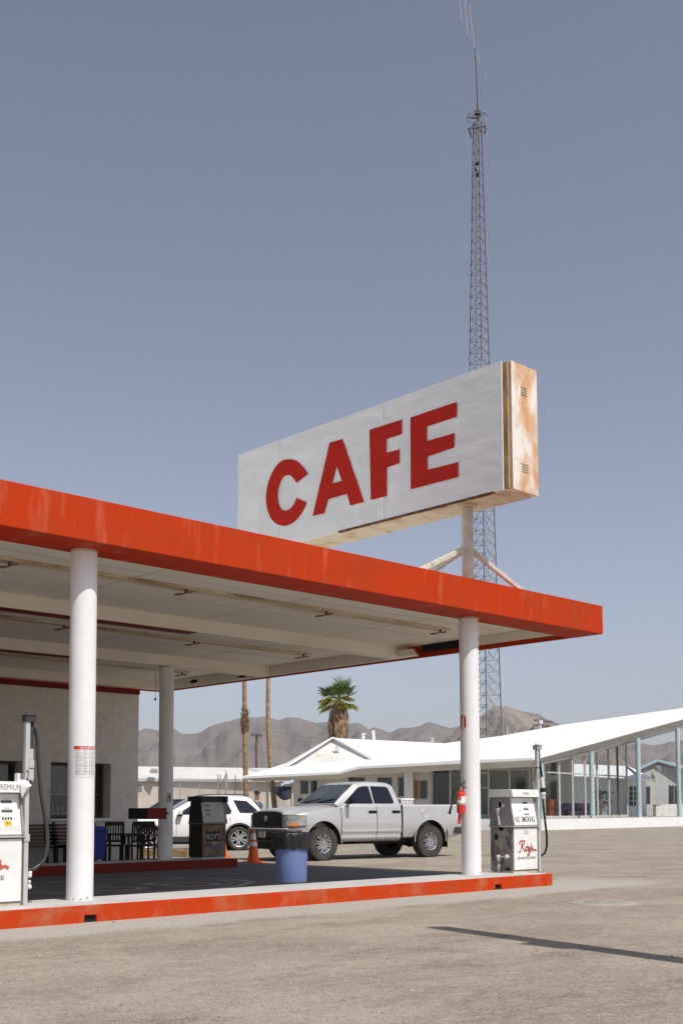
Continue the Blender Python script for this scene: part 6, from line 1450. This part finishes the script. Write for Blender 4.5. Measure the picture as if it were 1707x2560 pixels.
q.tube([at(1186, 120, DT), at(1178, 100, DT), at(1168, 80, DT)], .012, 5); q.tube([at(1169, 82, DT), at(1160, 66, DT), at(1154, 52, DT)], .012, 5); q.tube([at(1199, 158, DT), at(1207, 170, DT), at(1213, 183, DT)], .012, 5)
q.build('whip_antenna', M['whitesteel'], tw)
# ------------------------------------------------------------------ draped rack under the porch
p = ground(707, 47); t = thing('clothes_rack', 'metal rack draped with navy and pale blue fabric under the roof edge', 'rack', p, atan2(F2.y, F2.x)-pi/2)
zr = at(700, 1968, 47).z
q = MB()
for x in (-.34, .34): q.tube([(x, 0, 0), (x, 0, zr)], .018, 6); q.tube([(x, -.3, .03), (x, .3, .03)], .018, 6)
q.tube([(-.38, 0, zr), (.38, 0, zr+.02)], .018, 6); q.build('frame', M['dkgrey'], t, world=False)
q = MB(); N = 16; K = 8; vs = []
for i in range(N+1):
    for k in range(K+1):
        x = -.36+.72*i/N; dr = (.22+.2*sin(pi*i/N)+.25*(i/N))*k/K
        vs.append((x, -.03-.08*sin(x*9)*k/K, zr+.03-dr))
q.add(vs, [(i*(K+1)+k, (i+1)*(K+1)+k, (i+1)*(K+1)+k+1, i*(K+1)+k+1) for i in range(N) for k in range(K)]); so_ = q.build('navy_cloth', M['navy'], t, world=False); so_.modifiers.new('thick', 'SOLIDIFY').thickness = .02
q = MB(); vs = []; random.seed(8)
for i in range(11):
    for k in range(9):
        x = -.08+.52*i/10; y = -.2+.4*k/8; vs.append((x, y, zr+.05+.16*i/10+.10*sin(pi*k/8)+.05*noise.noise(Vector((x*6, y*6, 3)))))
q.add(vs, [(i*9+k, (i+1)*9+k, (i+1)*9+k+1, i*9+k+1) for i in range(10) for k in range(8)]); so_ = q.build('pale_blue_cloth', M['paleblue'], t, world=False); so_.modifiers.new('thick', 'SOLIDIFY').thickness = .05
# ------------------------------------------------------------------ tall sign pole outside the right edge (casts the long shadow)
tip = onz(1099.5, 2319, 0); far_ = onz(1707, 2402, 0); dS = (far_-tip).normalized()
H = 7.6; Lh = H/tan(SUN_EL); topxy = tip+sd*Lh; base = tip+dS*(Lh*1.06)
t = thing('sign_pole', 'tall grey steel sign pole beside the forecourt casting a long shadow', 'pole', base)
MB().cyl((base.x, base.y, 0), (topxy.x, topxy.y, H), .16, .14, 20).build('shaft', M['signpole'], t)
MB().lathe([(0, 0), (.5, 0), (.5, .12), (.2, .14)], base, 20).build('footing', M['island'], t)
f_ = .66; pp_ = base.lerp(Vector((topxy.x, topxy.y, H)), f_); MB().box(pp_.x-.28, pp_.x+.12, pp_.y-.1, pp_.y+.1, pp_.z-.3, pp_.z+.3).build('junction_box', M['lightgrey'], t, bevel=.02)
# ------------------------------------------------------------------ mountains
prof = [(-900, 1845), (-600, 1815), (-350, 1830), (-150, 1800), (0, 1822), (150, 1818), (341, 1828.6), (360, 1820.6), (395, 1825), (435, 1822), (454, 1835), (492, 1834), (530.6, 1812.6), (569, 1803), (597.6, 1795), (629, 1793), (664.6, 1792), (696, 1800), (724, 1793), (746, 1795), (791, 1807), (818, 1805), (850, 1810), (880, 1808.5), (896, 1807), (923, 1823), (938, 1818), (974, 1831), (1005, 1819.6), (1036.6, 1818.7), (1074.6, 1806), (1130, 1819.6), (1180, 1812), (1300, 1830), (1420, 1845), (1540, 1850), (1614, 1858), (1629, 1863), (1658, 1860.8), (1672.6, 1855), (1691.6, 1854), (1760, 1838), (1900, 1850), (2100, 1825), (2400, 1850), (2700, 1835)]
def pv_(u, P):
    if u <= P[0][0]: return P[0][1]
    for (a, va), (b_, vb) in zip(P[:-1], P[1:]):
        if a <= u <= b_: f = (u-a)/(b_-a); f = f*f*(3-2*f)*.5+f*.5; return va+(vb-va)*f
    return P[-1][1]
def mountain(name, P, u0, u1, D, depth, nu, nr, m, label, seed, amp):
    vs = []; q = MB()
    for i in range(nu+1):
        u = u0+(u1-u0)*i/nu; zr = at(u, pv_(u, P)-1.6*noise.fractal(Vector((u*.06, seed, 0)), .8, 2, 4), D).z
        for r in range(nr+1):
            f = r/nr; dd = D-depth*(1-f); p = ground(u, dd)
            if f <= 1:
                s = f**1.25
                n_ = noise.ridged_multi_fractal(Vector((p.x/(depth*.26), p.y/(depth*.26), seed)), .85, 2.1, 8, 1.0, 2.0)-1.1
                n2 = noise.fractal(Vector((p.x/(depth*.06), p.y/(depth*.06), seed)), .8, 2.1, 5)
                z = zr*s+amp*zr*(n_*.75+n2*.45)*sin(pi*min(1, f*1.0))**.8*(1 if f < 1 else 0)
            vs.append(Vector((p.x, p.y, max(-2, min(z, zr*(.35+.65*f)*(1.0 if f < 1 else 1)) if f < 1 else zr))))
        for k in range(1, 4): p = ground(u, D+depth*.25*k); vs.append(Vector((p.x, p.y, zr*(1-k/3)-2)))
    w = nr+4; q.add(vs, [(i*w+r, (i+1)*w+r, (i+1)*w+r+1, i*w+r+1) for i in range(nu) for r in range(w-1)])
    return tag(q.build(name, m, sharp=180), label, 'mountains', kind='structure')
M['mount'] = mat('desert_rock', (.165, .138, .118), (.125, .104, .092), .012, .95, bump=5, bsc=.03, c3=(.172, .150, .135), sc3=.004, lo3=.5, hi3=.65, det=9)
M['mount2'] = mat('near_rock', (.23, .185, .15), (.13, .11, .10), .02, .95, bump=2, bsc=.07, c3=(.28, .23, .185), sc3=.009, lo3=.5, hi3=.62, det=9)
mountain('mountains', prof, -900, 2700, 3400, 1500, 760, 60, M['mount'], 'long brown desert mountain range on the horizon', 3.3, .30)
prof2 = [(1040, 2024), (1090, 1880), (1130, 1835), (1160, 1810), (1198.7, 1793), (1239, 1767.7), (1270, 1766), (1317, 1779), (1348, 1785), (1371, 1799), (1406, 1812), (1450, 1832), (1520, 1870), (1600, 1935), (1700, 2024)]
mountain('rocky_hill', prof2, 1040, 1700, 2100, 700, 170, 60, M['mount2'], 'nearer rocky tan hill rising behind the lobby roof', 7.7, .42)
hz = bpy.data.materials.new('thin_haze'); hz.use_nodes = True; hn = hz.node_tree.nodes; hn.remove(hn['Principled BSDF'])
pv3 = hn.new('ShaderNodeVolumePrincipled'); pv3.inputs['Color'].default_value = (.86, .90, 1, 1); pv3.inputs['Density'].default_value = 7e-5; hz.node_tree.links.new(pv3.outputs[0], hn['Material Output'].inputs['Volume'])
tag(MB().box(-900, 5700, -900, 5700, -3.5, 520).build('haze', hz, smooth=False), 'thin pale desert haze filling the air', 'haze', kind='stuff')
